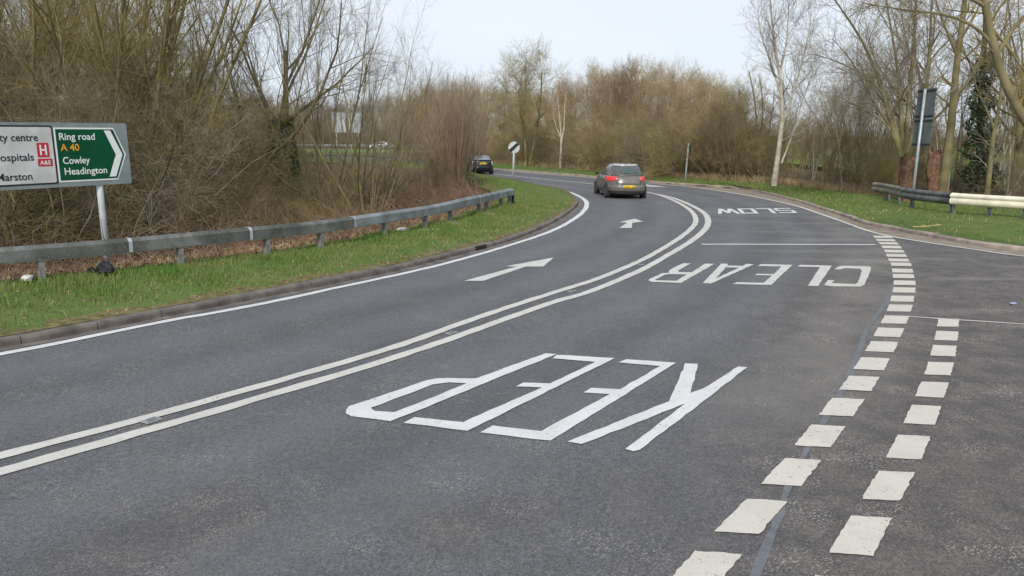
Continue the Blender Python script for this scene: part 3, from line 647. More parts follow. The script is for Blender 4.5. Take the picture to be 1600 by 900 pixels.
def rrect(x0, x1, z0, z1, r, n=4):
    P = []
    for cx, cz, a0 in ((x1 - r, z0 + r, -90), (x1 - r, z1 - r, 0), (x0 + r, z1 - r, 90), (x0 + r, z0 + r, 180)):
        P += [(cx + r * math.cos(R(a0 + 90 * k / n)), cz + r * math.sin(R(a0 + 90 * k / n))) for k in range(n + 1)]
    return P

# ------------------------------------------------------------------ left direction sign
sg0 = ray(0, 240, 12.9)[:2]; sg1 = ray(202, 235, 14.8)[:2]; sdir = sg1 - sg0; SL = float(np.linalg.norm(sdir)); sdir /= SL
sbase = at(160, 416, .14)
sg = empty('direction_sign', 'large grey direction sign with white and green panels behind the left barrier', 'road sign', (sg0[0], sg0[1], 1.62), math.atan2(sdir[1], sdir[0]))
sg.rotation_euler = (0, R(-1.2), math.atan2(sdir[1], sdir[0]))
HT = 1.12
plate(sg, 'backing_board', rrect(-1.45, SL, 0, HT, .03), 0, .02, M['sign_grey'])
def u_of(px): k = ray(px, 238, 1.0)[0]; return (sg0[0] - k * sg0[1]) / (k * sdir[1] - sdir[0])
uu = lambda zx: u_of(zx / 5.625)                 # zoomed pixel to length along the board
# green panel: pointed right end
gx0, gx1, gx2 = uu(497), uu(1020), uu(1110); gz0, gz1 = .085, 1.035; gm = .545
def gpanel(i): return [(gx0 + i, gz0 + i), (gx1 - i * .4, gz0 + i), (gx2 - i * 1.2, gm), (gx1 - i * .4, gz1 - i), (gx0 + i, gz1 - i)]
plate(sg, 'panel_border', gpanel(0), -.004, .004, M['sign_pure'])
gp = plate(sg, 'green_panel', gpanel(.028), -.007, .003, M['sign_green'])
cw = .088
plate(gp, 'chevron', [(uu(935), gz1 - .05), (uu(990), gz1 - .05), (uu(1078), gm), (uu(1003), gz0 + .06), (uu(945), gz0 + .06), (uu(1020), gm)], -.011, .003, M['sign_pure'])
gw_ = gz1 - gz0; capg = .122
for t, xa, xb, bz, m_ in (('Ring road', 538, 850, .775, 'sign_pure'), ('A 40', 540, 704, .575, 'sign_yellow'), ('Cowley', 548, 785, .335, 'sign_pure'), ('Headington', 553, 928, .135, 'sign_pure')):
    lettering(t, gp, M[m_], uu(xa), gz0 + bz * gw_, uu(xb) - uu(xa), capg, -.0115)
wx1 = uu(492)
plate(sg, 'panel_border', rrect(-1.30, wx1, .06, 1.07, .04), -.004, .004, M['sign_black'])
wp = plate(sg, 'white_panel', rrect(-1.27, wx1 - .03, .09, 1.04, .03), -.007, .003, M['sign_white'])
for t, xa, xb, bz in (('City centre', -74, 352, .755), ('Hospitals', -72, 297, .41), ('Marston', -54, 262, .07)):
    lettering(t, wp, M['sign_black'], uu(xa), .09 + bz * .95, uu(xb) - uu(xa), .125, -.0115)
rd = plate(wp, 'red_panel', rrect(uu(333), uu(438), .53, .775, .012), -.0105, .003, M['sign_red'])
for O in ([(uu(356), .565), (uu(370), .565), (uu(370), .74), (uu(356), .74)], [(uu(402), .565), (uu(416), .565), (uu(416), .74), (uu(402), .74)], [(uu(371), .64), (uu(401), .64), (uu(401), .668), (uu(371), .668)]): plate(rd, 'letter_stroke', O, -.0135, .002, M['sign_pure'])
rd2 = plate(wp, 'red_panel', rrect(uu(328), uu(457), .375, .505, .012), -.0105, .003, M['sign_red'])
lettering('A&E', rd2, M['sign_pure'], uu(345), .405, uu(440) - uu(345), .07, -.0135)
for ux in (u_of(154.5), -.30 + u_of(0)):
    p0 = sg0 + sdir * ux; gzz = float(zr(p0[1])) + .02; mb = MB(); mb.tube([(ux, .075, -1.62 + gzz - .2), (ux, .075, HT - .1)], .057, 14)
    mb.build('post', M['pole'], sg, True)
    for h in (.2, .85):
        mb = MB(); mb.tube([(ux, .075, h), (ux, .075, h + .05)], .064, 14); mb.build('clamp', M['galv'], sg)

# ------------------------------------------------------------------ right sign seen from behind
rb_ = ray(1425.5, 305, 28.6); gz_ = zg1(rb_[0], rb_[1])
rsn = empty('road_sign', 'tall grey sign seen from behind on one pole, two stacked panels by the right barrier', 'road sign', (rb_[0], rb_[1], gz_))
top = ray(1446, 139, 28.6); lean = (top[0] - rb_[0]) / (top[2] - gz_); HTP = top[2] - gz_
rsn.rotation_euler = (0, math.atan(lean), 0)
mb = MB(); mb.tube([(0, 0, -.2), (0, 0, HTP)], .05, 14); mb.build('pole', M['galv'], rsn, True)
ya = R(-79); cs, sn = math.cos(ya), math.sin(ya); pw = .47
zt = HTP + .02; zm = ray(1436, 185, 28.6)[2] - gz_; zb = ray(1430, 228.5, 28.6)[2] - gz_
pmap = lambda w0: (lambda u, v, w: (u * cs - (w + w0) * sn, u * sn + (w + w0) * cs, v))
for z0, z1 in ((zm + .008, zt), (zb, zm - .008)):
    mb = MB(); mb.prism([(-pw, z0), (pw, z0), (pw, z1), (-pw, z1)], pmap(.08), .012); pn = mb.build('sign_panel', M['sign_back'], rsn)
    for zz in (z0 + .05, z1 - .1):
        mb = MB(); mb.prism([(-pw * .98, zz), (pw * .98, zz), (pw * .98, zz + .05), (-pw * .98, zz + .05)], pmap(.055), .026); mb.build('stiffener', M['trim'], pn)

# ------------------------------------------------------------------ round speed sign and marker post
q = at(801.5, 279.5, .12); ss = empty('speed_sign', 'round white sign with black diagonal bar on the grassy nose of the left verge', 'road sign', q)
pxm = 1200 / q[1]; hh = (279.5 - 231.5) / pxm; rr = 8.7 / pxm; lean = .02
ss.rotation_euler = (0, .026, 0)
mb = MB(); mb.tube([(0, .05, -.2), (0, .05, hh + rr * .8)], .06, 12); mb.build('post', M['pole'], ss, True)
circ = [(rr * math.cos(2 * math.pi * k / 36), hh + rr * math.sin(2 * math.pi * k / 36)) for k in range(36)]
ds_ = plate(ss, 'sign_disc', circ, -.02, .012, M['disc_white'])
a = R(45); k = rr * .30; c_ = math.cos(a); 
bar_o = [(-rr * .72 - k * .7, hh - rr * .66 + k * .6), (-rr * .66 + k * .6, hh - rr * .72 - k * .7), (rr * .72 + k * .55, hh + rr * .66 - k * .5), (rr * .66 - k * .5, hh + rr * .72 + k * .55)]
plate(ds_, 'diagonal_bar', bar_o, -.025, .003, M['sign_black'])
for h in (hh - rr * .4, hh + rr * .4):
    mb = MB(); mb.box((0, .02, h), (rr * 1.1, .03, .04)); mb.build('channel_bracket', M['galv'], ss)
q = at(1070.8, 280, .28); mk = empty('road_sign', 'slim post on the far verge with small dark sign plates seen edge-on', 'road sign', q); pxm = 1200 / q[1]; hh = 40 / pxm; ht = 56 / pxm
mk.rotation_euler = (0, .045, 0)
mb = MB(); mb.tube([(0, 0, -.2), (0, 0, ht - .05)], .055, 10); mb.build('post', M['pole'], mk, True)
for a, m_, dx in ((R(78), 'sign_back', -.07), (R(100), 'trim', .05)):
    mb = MB(); mb.box((dx, 0, hh + (ht - hh) / 2), (.46, .03, ht - hh), a); mb.build('sign_plate', M[m_], mk)

# ------------------------------------------------------------------ cars
class Shell:
    """body described by horizontal loops: height -> half width, rear y, front y"""
    def __init__(s, zs, w, yr, yf): s.zs, s.w, s.yr, s.yf = zs, w, yr, yf
    def n(s, z): return float(np.interp(z, [.3, .9, 1.2, 1.5], [4.4, 3.6, 3.0, 2.6]))
    def par(s, z):
        w, a, b = (float(np.interp(z, s.zs, k)) for k in (s.w, s.yr, s.yf)); return w, (a + b) / 2, (b - a) / 2
    def loop(s, z, k=56):
        w, c, l = s.par(z); th = np.arange(k) * 2 * math.pi / k; e = 2 / s.n(z)
        return np.stack([w * np.sign(np.cos(th)) * np.abs(np.cos(th)) ** e, c + l * np.sign(np.sin(th)) * np.abs(np.sin(th)) ** e, np.full(k, z)], 1)
    def rear(s, x, z): w, c, l = s.par(z); x = max(-.999 * w, min(.999 * w, x)); return np.array([x, c - l * (1 - abs(x / w) ** s.n(z)) ** (1 / s.n(z)), z])
    def front(s, x, z): w, c, l = s.par(z); x = max(-.999 * w, min(.999 * w, x)); return np.array([x, c + l * (1 - abs(x / w) ** s.n(z)) ** (1 / s.n(z)), z])
    def side(s, y, z, sd): w, c, l = s.par(z); t = min(.999, abs((y - c) / l)); return np.array([sd * w * (1 - t ** s.n(z)) ** (1 / s.n(z)), y, z])
    def body(s, name, mt, parent, zc, roof_mat=None, zroof=9):
        k = 56; V = np.vstack([s.loop(z, k) for z in zc]); n = len(zc); mb = MB()
        F = [(i*k+j, i*k+(j+1) % k, (i+1)*k+(j+1) % k, (i+1)*k+j) for i in range(n-1) for j in range(k)] + [tuple(range(k))[::-1], tuple((n-1)*k + j for j in range(k))]
        mb.add(V, F); o = mb.build(name, mt, parent, True)
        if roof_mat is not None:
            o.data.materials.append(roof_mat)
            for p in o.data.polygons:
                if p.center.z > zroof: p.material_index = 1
        return o
    def patch(s, name, mt, parent, kind, u0, u1, z0, z1, off=.008, nu=12, nz=6, sd=1, taper=None):
        """conformal panel; u limits may be functions of z (0..1)"""
        mb = MB(); V = []; B = []
        for j in range(nz + 1):
            t = j / nz; z = z0 + (z1 - z0) * t; a = u0(t) if callable(u0) else u0; b = u1(t) if callable(u1) else u1
            for i in range(nu + 1):
                u = a + (b - a) * i / nu
                f = (lambda uu_, zz_: s.rear(uu_, zz_)) if kind == 'rear' else (lambda uu_, zz_: s.front(uu_, zz_)) if kind == 'front' else (lambda uu_, zz_: s.side(uu_, zz_, sd))
                p = f(u, z); e = .01; du = f(u + e, z) - f(u - e, z); dz = f(u, z + e) - f(u, z - e); nn = np.cross(du, dz); nn /= np.linalg.norm(nn) + 1e-9
                cen = np.array([0, s.par(z)[1], z - .3])
                if nn @ (p - cen) < 0: nn = -nn
                V.append(p + nn * off); B.append(p - nn * .01)
        k = nu + 1; F = [(j*k+i, j*k+i+1, (j+1)*k+i+1, (j+1)*k+i) for j in range(nz) for i in range(nu)]
        # rim back to the body
        rim = [i for i in range(k)] + [j*k + nu for j in range(1, nz+1)] + [nz*k + i for i in range(nu-1, -1, -1)] + [j*k for j in range(nz-1, 0, -1)]
        n0 = len(V); V += [B[i] for i in rim]; m_ = len(rim); F += [(rim[i], n0 + i, n0 + (i+1) % m_, rim[(i+1) % m_]) for i in range(m_)]
        mb.add(V, F); return mb.build(name, mt, parent, True)
def wheel(parent, x, y, r, w):
    wh = bpy.data.objects.new('wheel', None); C.objects.link(wh); wh.parent = parent; wh.location = (x, y, r)
    n = 28; prof_ = [(-w/2, r*.62), (-w/2, r*.93), (-w/2 + .03, r), (w/2 - .03, r), (w/2, r*.93), (w/2, r*.62)]; mb = MB(); V = [(a, b * math.cos(2*math.pi*k/n), b * math.sin(2*math.pi*k/n)) for k in range(n) for a, b in prof_]; q_ = len(prof_)
    mb.add(V, [(k*q_+j, k*q_+(j+1) % q_, ((k+1) % n)*q_+(j+1) % q_, ((k+1) % n)*q_+j) for k in range(n) for j in range(q_)]); mb.build('tyre', M['tyre'], wh, True)
    mb = MB(); mb.tube([(-w*.42, 0, 0), (w*.42, 0, 0)], r*.63, 20)
    for k in range(5):
        t = 2*math.pi*k/5; sgn = 1 if x > 0 else -1; mb.box((sgn * w * .44, math.cos(t)*r*.33, math.sin(t)*r*.33), (.02, .06 + .1*abs(math.cos(t)), .06 + .1*abs(math.sin(t))))
    mb.build('rim', M['rim'], wh)
def make_car(label, loc, yaw, kind, pitch=0.0, dz=0.0, lit=True):
    car = empty('parked_car' if False else 'car', label, 'car', loc, yaw); car.rotation_euler = (pitch, 0, yaw)
    if kind == 'hatch':
        sh = Shell([.20, .28, .40, .55, .68, .80, .92, .98, 1.08, 1.22, 1.36, 1.44, 1.49, 1.51], [.78, .85, .893, .905, .905, .898, .88, .855, .81, .755, .69, .63, .52, .36],
                   [-2.02, -2.11, -2.18, -2.20, -2.17, -2.13, -2.08, -2.03, -1.95, -1.84, -1.70, -1.52, -1.15, -.8], [2.05, 2.15, 2.22, 2.22, 2.15, 2.0, 1.75, 1.25, .98, .66, .36, .12, -.1, -.25])
        paint, roofm, gl, rg = M['car_taupe'], M['car_roof'], M['glass'], M['dusty_glass']; wb, r = 1.34, .325
    else:
        sh = Shell([.19, .28, .40, .55, .68, .80, .92, 1.00, 1.10, 1.22, 1.34, 1.42, 1.47, 1.49], [.76, .83, .865, .873, .873, .87, .855, .83, .79, .735, .675, .61, .50, .34],
                   [-2.05, -2.16, -2.22, -2.24, -2.22, -2.20, -2.18, -2.16, -2.08, -1.80, -1.40, -1.05, -.6, -.3], [2.05, 2.15, 2.22, 2.22, 2.13, 1.95, 1.65, 1.35, 1.05, .72, .42, .2, .1, .05])
        paint, roofm, gl, rg = (M['car_black'] if kind == 'black' else M['car_white']), (M['car_black'] if kind == 'black' else M['car_white']), M['glass'], M['sky_glass']; wb, r = 1.35, .315
    zc = list(np.linspace(.20, .98, 15)) + [1.02, 1.08, 1.15, 1.22, 1.29, 1.36, 1.40, 1.44, 1.47, 1.49] + ([1.50, 1.51] if kind == 'hatch' else [])
    body = sh.body('body', paint, car, zc, roofm, 1.43)
    H_ = kind == 'hatch'
    # rear window, wiped sector, wiper
    za, zb_ = (1.02, 1.43) if H_ else (1.04, 1.38)
    rw = sh.patch('rear_window', rg if H_ else M['lamp_clear'] if False else rg, car, 'rear', lambda t: -(.785 - .20 * t), lambda t: .785 - .20 * t, za, zb_, .006, 16, 6)
    if H_:
        sh.patch('wiped_area', M['wiped_glass'], rw, 'rear', lambda t: -.32 + .08 * t, lambda t: .40 - .30 * t * t, 1.12, 1.36, .011, 10, 6)
        sh.patch('wiper', M['trim'], rw, 'rear', -.34, .02, 1.105, 1.125, .022, 6, 1)
        sh.patch('spoiler', roofm, car, 'rear', -.56, .56, 1.43, 1.475, .05, 10, 2)
        sh.patch('high_brake_lamp', M['trim'], car, 'rear', -.02, .02, 1.445, 1.505, .056, 2, 2)
        sh.patch('tailgate', paint, car, 'rear', lambda t: -(.52 + .12 * t), lambda t: .52 + .12 * t, .66, 1.0, .012, 14, 5)
        sh.patch('bumper', paint, car, 'rear', -.86, .86, .34, .60, .02, 18, 4); sh.patch('lower_skirt', M['trim'], car, 'rear', -.74, .74, .20, .30, .012, 14, 2)
    else:
        sh.patch('bumper', paint, car, 'rear', -.83, .83, .30, .58, .02, 18, 4); sh.patch('lower_skirt', M['trim'], car, 'rear', -.72, .72, .19, .30, .012, 14, 2)
        sh.patch('spoiler', M['trim'], car, 'rear', -.70, .70, 1.01, 1.05, .05, 12, 2); sh.patch('lower_rear_window', M['glass'], car, 'rear', -.62, .62, .86, .99, .008, 12, 3)
    lb = M['brake'] if (H_ and lit) else M['lamp_red']
    for sd in (-1, 1):
        if H_:
            tl = sh.patch('tail_lamp', lb, car, 'rear', (lambda t, s=sd: s * (.70 - .24 * math.sin(t * 2.6))), (lambda t, s=sd: s * (.865 - .03 * t)), .80, .985, .02, 10, 6)
            tw = sh.patch('lamp_lens', M['lamp_clear'], tl, 'rear', sd * .50, sd * .55, .875, .905, .026, 2, 2)
        else:
            tl = sh.patch('tail_lamp', M['lamp_clear'], car, 'rear', sd * .70, sd * .85, .72, .98, .02, 6, 5); sh.patch('lamp_lens', M['lamp_red'], tl, 'rear', sd * .74, sd * .83, .84, .90, .026, 3, 2)
    zp = .50 if H_ else .74
    pl_ = sh.patch('number_plate', M['plate'], car, 'rear', -.26, .26, zp, zp + .115, .03, 6, 2)
    for k in range(7):
        if k == 4: continue
        x = -.215 + k * .064; sh.patch('plate_character', M['sign_black'], pl_, 'rear', x + .008, x + .038, zp + .028, zp + .088, .034, 1, 1)
    if kind != 'white':
        mb = MB(); pt = sh.rear(0, .80 if H_ else .93); mb.tube([pt + [0, -.012, 0], pt + [0, -.028, 0]], .055, 16); mb.build('badge', M['chrome'], car)
    for sd in (-1, 1):
        k_ = .0
        sg_ = sh.patch('side_window', gl, car, 'side', lambda t: -1.30 + .32 * t, lambda t: -.42 + .0 * t, 1.02, 1.36, .005, 10, 5, sd)
        sh.patch('side_window', gl, car, 'side', lambda t: -.34, lambda t: .92 - .62 * t, 1.02, 1.36, .005, 10, 5, sd)
        for y in (-wb, wb):
            sh.patch('wheel_arch', M['trim'], car, 'side', lambda t, y=y: y - .39 * math.sqrt(max(.05, 1 - t ** 2.4)), lambda t, y=y: y + .39 * math.sqrt(max(.05, 1 - t ** 2.4)), .21, .71, .004, 10, 8, sd)
            wheel(car, sd * (sh.par(.4)[0] - .085), y, r, .205)
        dr = sh.patch('door', paint, car, 'side', -.36, .86, .36, .97, .007, 10, 5, sd); sh.patch('handle', paint, dr, 'side', -.30, -.10, .82, .86, .03, 4, 1, sd)
        dr = sh.patch('door', paint, car, 'side', -1.08, -.38, .40, .97, .007, 8, 5, sd); sh.patch('handle', paint, dr, 'side', -1.02, -.84, .83, .87, .03, 4, 1, sd)
        mb = MB(); mb.box((sd * (.93 if H_ else .90), .72, 1.03), (.17, .09, .13)); mb.build('wing_mirror', M['trim'] if H_ else paint, car, bevel=.03)
        sh.patch('headlamp', M['lamp_clear'], car, 'front', sd * .5, sd * .82, .62, .78, .012, 6, 3)
    sh.patch('windscreen', gl, car, 'front', lambda t: -(.70 - .12 * t), lambda t: .70 - .12 * t, 1.03, 1.40, .006, 14, 6)
    return car
hp = at(977, 311.0); make_car('dirty taupe hatchback with red brake lights lit, driving away round the bend', hp + [0, 2.1, .0], R(3.5), 'hatch', R(.7))
bp = at(752, 272.5); make_car('shiny black car half hidden behind the brown shoots at the far bend', bp + [-.42, 2.0, 0], R(15), 'black', R(.7))

# ------------------------------------------------------------------ bare trees: branching grown level by level
def unit(v): return v / (np.linalg.norm(v, axis=-1, keepdims=True) + 1e-9)
class Tree:
    def __init__(s, seed): s.g = np.random.default_rng(seed); s.lv = []
    def first(s, lines, radii):
        """start from given polylines (list of (m,3)), radii (list of base, tip)"""
        m = 10; P = np.stack([catmull(np.asarray(l, float), m) for l in lines]); t = np.linspace(0, 1, m)
        Rr = np.stack([a + (b - a) * t ** .8 for a, b in radii]); s.lv.append((P, Rr)); return s
    def stems(s, n, L, ang, r, m=9, wander=.10, up=.05, spread=.15, tip=.18, base=None, lv=.25):
        g = s.g; az = g.uniform(0, 2 * np.pi, n); th = np.abs(g.normal(0, 1, n)) * ang * .5 + g.uniform(0, 1, n) * ang * .5
        d = np.stack([np.sin(th) * np.cos(az), np.sin(th) * np.sin(az), np.cos(th)], 1)
        o = np.stack([np.cos(az), np.sin(az), 0 * az], 1) * g.uniform(0, spread, n)[:, None]
        if base is not None: o = o + np.asarray(base)
        Ls = L * g.uniform(1 - lv, 1 + lv * .4, n); return s.extend(o, d, Ls, r * g.uniform(.7, 1.15, n), m, wander, up, tip)
    def extend(s, o, d, Ls, r0, m, wander, up, tip):
        n = len(o); P = np.zeros((n, m, 3)); P[:, 0] = o; d = unit(d)
        for k in range(1, m):
            d = unit(d + s.g.normal(0, wander, (n, 3)) + np.array([0, 0, up])); P[:, k] = P[:, k - 1] + d * (Ls / (m - 1))[:, None]
        t = np.linspace(0, 1, m); Rr = r0[:, None] * (1 - (1 - tip) * t[None] ** .9); s.lv.append((P, Rr)); return s
    def branch(s, k, L, ang, rr, m=5, wander=.15, up=.05, t0=.25, t1=1., tip=.3, fall=.5, rmax=1, src=-1, asd=.2, rmin=.0022):
        P, Rr = s.lv[src]; n, mm = Rr.shape; g = s.g; tot = n * k
        par = np.repeat(np.arange(n), k); t = t0 + (t1 - t0) * ((np.tile(np.arange(k), n) + g.uniform(0, 1, tot)) / k); x = t * (mm - 1); i = np.minimum(x.astype(int), mm - 2); f = (x - i)[:, None]
        o = P[par, i] * (1 - f) + P[par, i + 1] * f; T = unit(P[par, i + 1] - P[par, i]); rp_ = Rr[par, i] * (1 - f[:, 0]) + Rr[par, i + 1] * f[:, 0]
        q = unit(np.cross(T, g.normal(0, 1, (tot, 3)))); th = np.clip(g.normal(ang, asd, tot), .1, 1.5)[:, None]; d = T * np.cos(th) + q * np.sin(th)
        Ls = L * (1 - fall * t) * g.uniform(.6, 1.25, tot); return s.extend(o, d, Ls, np.clip(rp_ * rr, rmin, rmax), m, wander, up, tip)
    def mesh(s, name, levels, sides):
        VV, FF, n0 = [], [], 0
        for l, S_ in zip(levels, sides):
            P, Rr = s.lv[l]; n, m = Rr.shape; T = unit(np.gradient(P, axis=1)); a = unit(np.cross(T, np.array([.37, .21, .53]) + 0 * T)); b = np.cross(T, a); th = np.arange(S_) * 2 * np.pi / S_
            V = P[:, :, None] + Rr[:, :, None, None] * (np.cos(th)[:, None] * a[:, :, None] + np.sin(th)[:, None] * b[:, :, None])
            i = (np.arange(n)[:, None, None] * m + np.arange(m - 1)[None, :, None]) * S_; j = np.arange(S_)[None, None]; j2 = (j + 1) % S_
            F = np.stack([i + j, i + j2, i + S_ + j2, i + S_ + j], -1).reshape(-1, 4); VV.append(V.reshape(-1, 3)); FF.append(F + n0); n0 += n * m * S_
        return npmesh(name, np.concatenate(VV), np.concatenate(FF))
PROTO = {}; PH = {}
def proto(key, tr, trunk, crown, ts, cs):
    PROTO[key] = (tr.mesh('trunk', trunk, ts), tr.mesh('crown', crown, cs))
    zs = np.empty(len(PROTO[key][1].vertices) * 3, np.float32); PROTO[key][1].vertices.foreach_get('co', zs); PH[key] = float(np.quantile(zs[2::3], .995))
    for me in PROTO[key]: me.materials.append(M['olive'])
# fan-shaped many-stemmed tree (about 10 m)
for k in range(3):
    t = Tree(100 + k).stems(13, 9.5, .62, .085, 10, .07, .045, .45)
    t.branch(13, 3.3, .55, .5, 6, .12, .10, .18, 1).branch(8, 1.5, .6, .55, 5, .14, .08, .15, 1, rmin=.005).branch(5, .75, .6, .6, 3, .16, .06, .2, 1, rmin=.0034)
    proto('fan%d' % k, t, (0, 1), (2, 3), (6, 4), (3, 3))
for k in range(2):
    t = Tree(150 + k).stems(17, 9.0, 1.0, .066, 10, .08, .055, .4, lv=.35)
    t.branch(10, 2.6, .55, .5, 6, .12, .12, .2, 1).branch(6, 1.4, .6, .55, 5, .14, .10, .2, 1, rmin=.0044).branch(5, .8, .6, .6, 3, .16, .08, .25, 1, rmin=.0030)
    proto('airy%d' % k, t, (0, 1), (2, 3), (6, 4), (3, 3))
# single-trunked spreading tree (about 11 m)
for k in range(3):
    t = Tree(200 + k).stems(1, 6.0, .06, .21, 10, .04, .05, 0, .35)
    t.branch(9, 6.2, .75, .55, 8, .11, .10, .28, 1, fall=.35).branch(9, 2.9, .62, .5, 6, .14, .07, .2, 1).branch(7, 1.5, .62, .55, 4, .16, .05, .15, 1, rmin=.005).branch(4, .8, .6, .6, 3, .18, .04, .2, 1, rmin=.0036)
    proto('spread%d' % k, t, (0, 1), (2, 3, 4), (8, 6), (4, 3, 3))
# round-headed wood tree (about 10 m)
for k in range(3):
    t = Tree(250 + k).stems(3, 7.0, .22, .15, 10, .05, .04, .2, .3)
    t.branch(9, 4.0, .85, .5, 7, .13, .03, .22, 1, fall=.45).branch(8, 2.1, .7, .5, 5, .17, .03, .15, 1).branch(7, 1.1, .7, .6, 4, .18, .02, .1, 1, rmin=.0066).branch(5, .6, .7, .65, 3, .2, .01, .1, 1, rmin=.0046)
    proto('dome%d' % k, t, (0, 1), (2, 3, 4), (6, 5), (3, 3, 3))
# thicket shrub (about 4.5 m), arching and tangled
for k in range(3):
    t = Tree(300 + k).stems(16, 4.4, .95, .030, 8, .16, -.02, .5)
    t.branch(10, 1.9, .75, .6, 6, .20, .02, .15, 1).branch(8, 1.0, .75, .65, 4, .22, .0, .1, 1, rmin=.0042).branch(4, .55, .75, .7, 3, .22, .0, .1, 1, rmin=.0030)
    proto('shrub%d' % k, t, (0,), (1, 2, 3), (5,), (3, 3, 3))
# straight young shoots from one stool (about 6 m)
for k in range(2):
    t = Tree(400 + k).stems(64, 6.2, .30, .024, 7, .05, .03, .8, .2)
    t.branch(17, 1.0, .42, .5, 4, .10, .10, .12, 1, rmin=.0055).branch(4, .5, .5, .7, 3, .12, .06, .2, 1, rmin=.0042)
    proto('shoots%d' % k, t, (0,), (1, 2), (4,), (3, 3))
# slender sapling (about 8 m)
for k in range(2):
    t = Tree(500 + k).stems(3, 8.0, .26, .062, 10, .05, .06, .15, .15)
    t.branch(20, 2.1, .6, .4, 5, .12, .10, .22, 1).branch(8, 1.0, .6, .55, 4, .15, .05, .15, 1, rmin=.004).branch(4, .5, .6, .6, 3, .15, .05, .2, 1, rmin=.003)
    proto('slim%d' % k, t, (0,), (1, 2, 3), (6,), (3, 3, 3))
def put(key, name, label, xy_, h, trunk='olivebark', crown='olive', group=None, wide=1.0, rz=None, cat=None, sink=.08, lean=(0, 0)):
    z = zg1(*xy_) - sink; s_ = h / PH[key]
    o = empty(name, label, cat or ('shrub' if name == 'shrub' else 'tree'), (xy_[0], xy_[1], z), random.uniform(0, 6.28) if rz is None else rz, group); o.scale = (s_ * wide, s_ * wide, s_); o.rotation_euler[0] = lean[0]; o.rotation_euler[1] = lean[1]
    for nm, me, mt in zip(('trunk', 'crown'), PROTO[key], (trunk, crown)):
        c = bpy.data.objects.new(nm, me); C.objects.link(c); c.parent = o; c.material_slots[0].link = 'OBJECT'; c.material_slots[0].material = M[mt]
    return o
def pxy(px, d): p = ray(px, 240, d); return (float(p[0]), float(p[1]))

# labels by what each plant stands nearest to
USED = {}
def lab(kind, px, d, marks, row, tint, tail):
    m = min(marks, key=lambda q: abs(q[0] - px)); e = px - m[0]; rel_ = 'straight behind' if abs(e) < 9 else ('just right of' if e > 0 else 'just left of') if abs(e) < 26 else ('well right of' if e > 0 else 'well left of')
    base_ = '%s %s %s, %s %s' % (tint, kind, row, rel_, m[1])
    k = USED[base_] = USED.get(base_, 0) + 1
    return base_ if k == 1 else base_ + ('', '', ', half hidden', ', mostly hidden', ', nearly hidden')[min(k, 4)]
TN = {'olive': 'olive', 'brown': 'brown', 'greytwig': 'greyish', 'rust': 'rusty', 'darktwig': 'dark', 'hedgetwig': 'yellowish'}
MK_L = [(-60, 'the left picture edge'), (40, 'the white sign panel'), (140, 'the green sign panel'), (200, "the sign's right end"), (258, 'the second barrier post'), (330, 'the thicket shoulder'), (441, 'the ivy-clad trunk'), (516, 'the dark fork of trunks'), (570, 'the fan-shaped tree'), (640, 'the torn white scrap'), (700, 'the brown shoots')]
MK_F = [(640, 'the far road gap'), (745, 'the black car'), (803, 'the round speed sign'), (876, 'the small pale birch'), (970, 'the taupe hatchback'), (1073, 'the slim marker post'), (1130, 'the olive forked tree'), (1215, 'the tall pale birch'), (1300, 'the verge bend'), (1410, 'the pollarded tree'), (1455, 'the jagged stump'), (1500, 'the mossy trunk'), (1537, 'the ivy-wrapped trunk'), (1600, 'the right picture edge')]
# -- left wood
put('fan0', 'willow_tree', 'broad mossy many-stemmed tree rising above the left direction sign', pxy(195, 25), 14, 'moss', 'olive', None, 1.0, 1.0)
put('fan1', 'willow_tree', 'mossy many-stemmed tree at the left edge of the picture behind the sign', pxy(40, 27), 13.5, 'moss', 'olive', None, .95, 2.2)
put('fan2', 'willow_tree', 'mossy many-stemmed tree at the right end of the tall left thicket', pxy(300, 31), 9.5, 'moss', 'olive', None, .72, .3)
g = 'bare trees deep in the left wood'
for i, (px, d, h) in enumerate([(-40, 33, 13), (110, 34, 13), (228, 38, 12.5), (15, 41, 14), (165, 44, 15), (-90, 25, 11), (80, 52, 15), (215, 55, 14), (-20, 58, 16), (130, 64, 16)]):
    cr = ('olive', 'brown', 'olive', 'greytwig')[i % 4]
    put('fan%d' % (i % 3) if i % 2 else 'spread%d' % (i % 3), 'bare_tree', lab('bare tree', px, d, MK_L, 'deep in the wood' if d > 45 else 'inside the wood', TN[cr], ''), pxy(px, d), h, 'moss', cr, g, .8)
g = 'tangled shrubs under the left wood'
for i, (px, d, h) in enumerate([(-70, 17, 4.2), (15, 18, 4.6), (85, 18.6, 5.0), (150, 19.4, 4.9), (212, 20.5, 5.0), (262, 22, 4.8), (305, 25, 4.6), (40, 22, 6), (120, 23, 6.2), (185, 25, 6.4), (245, 27, 6.0), (-20, 21, 6), (345, 30, 4.8), (290, 29, 5.6), (60, 28, 7), (150, 30, 7.4), (225, 33, 7.5), (0, 33, 8), (325, 37, 5.5), (372, 36, 4.4), (285, 42, 7), (100, 38, 8), (200, 48, 9), (40, 50, 9), (330, 48, 6), (375, 52, 5.5)]):
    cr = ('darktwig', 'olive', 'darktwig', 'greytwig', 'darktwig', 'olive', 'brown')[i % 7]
    put('shrub%d' % (i % 3), 'shrub', lab('tangled shrub', px, d, MK_L, 'in the front row' if d < 21 else 'in the second row' if d < 29 else 'in the back rows', TN[cr], ''), pxy(px, d), h, 'darkbark' if i % 2 else 'greytwig', cr, g, 1.05)  # every other shrub has near-black stems, inner shade put into their colour
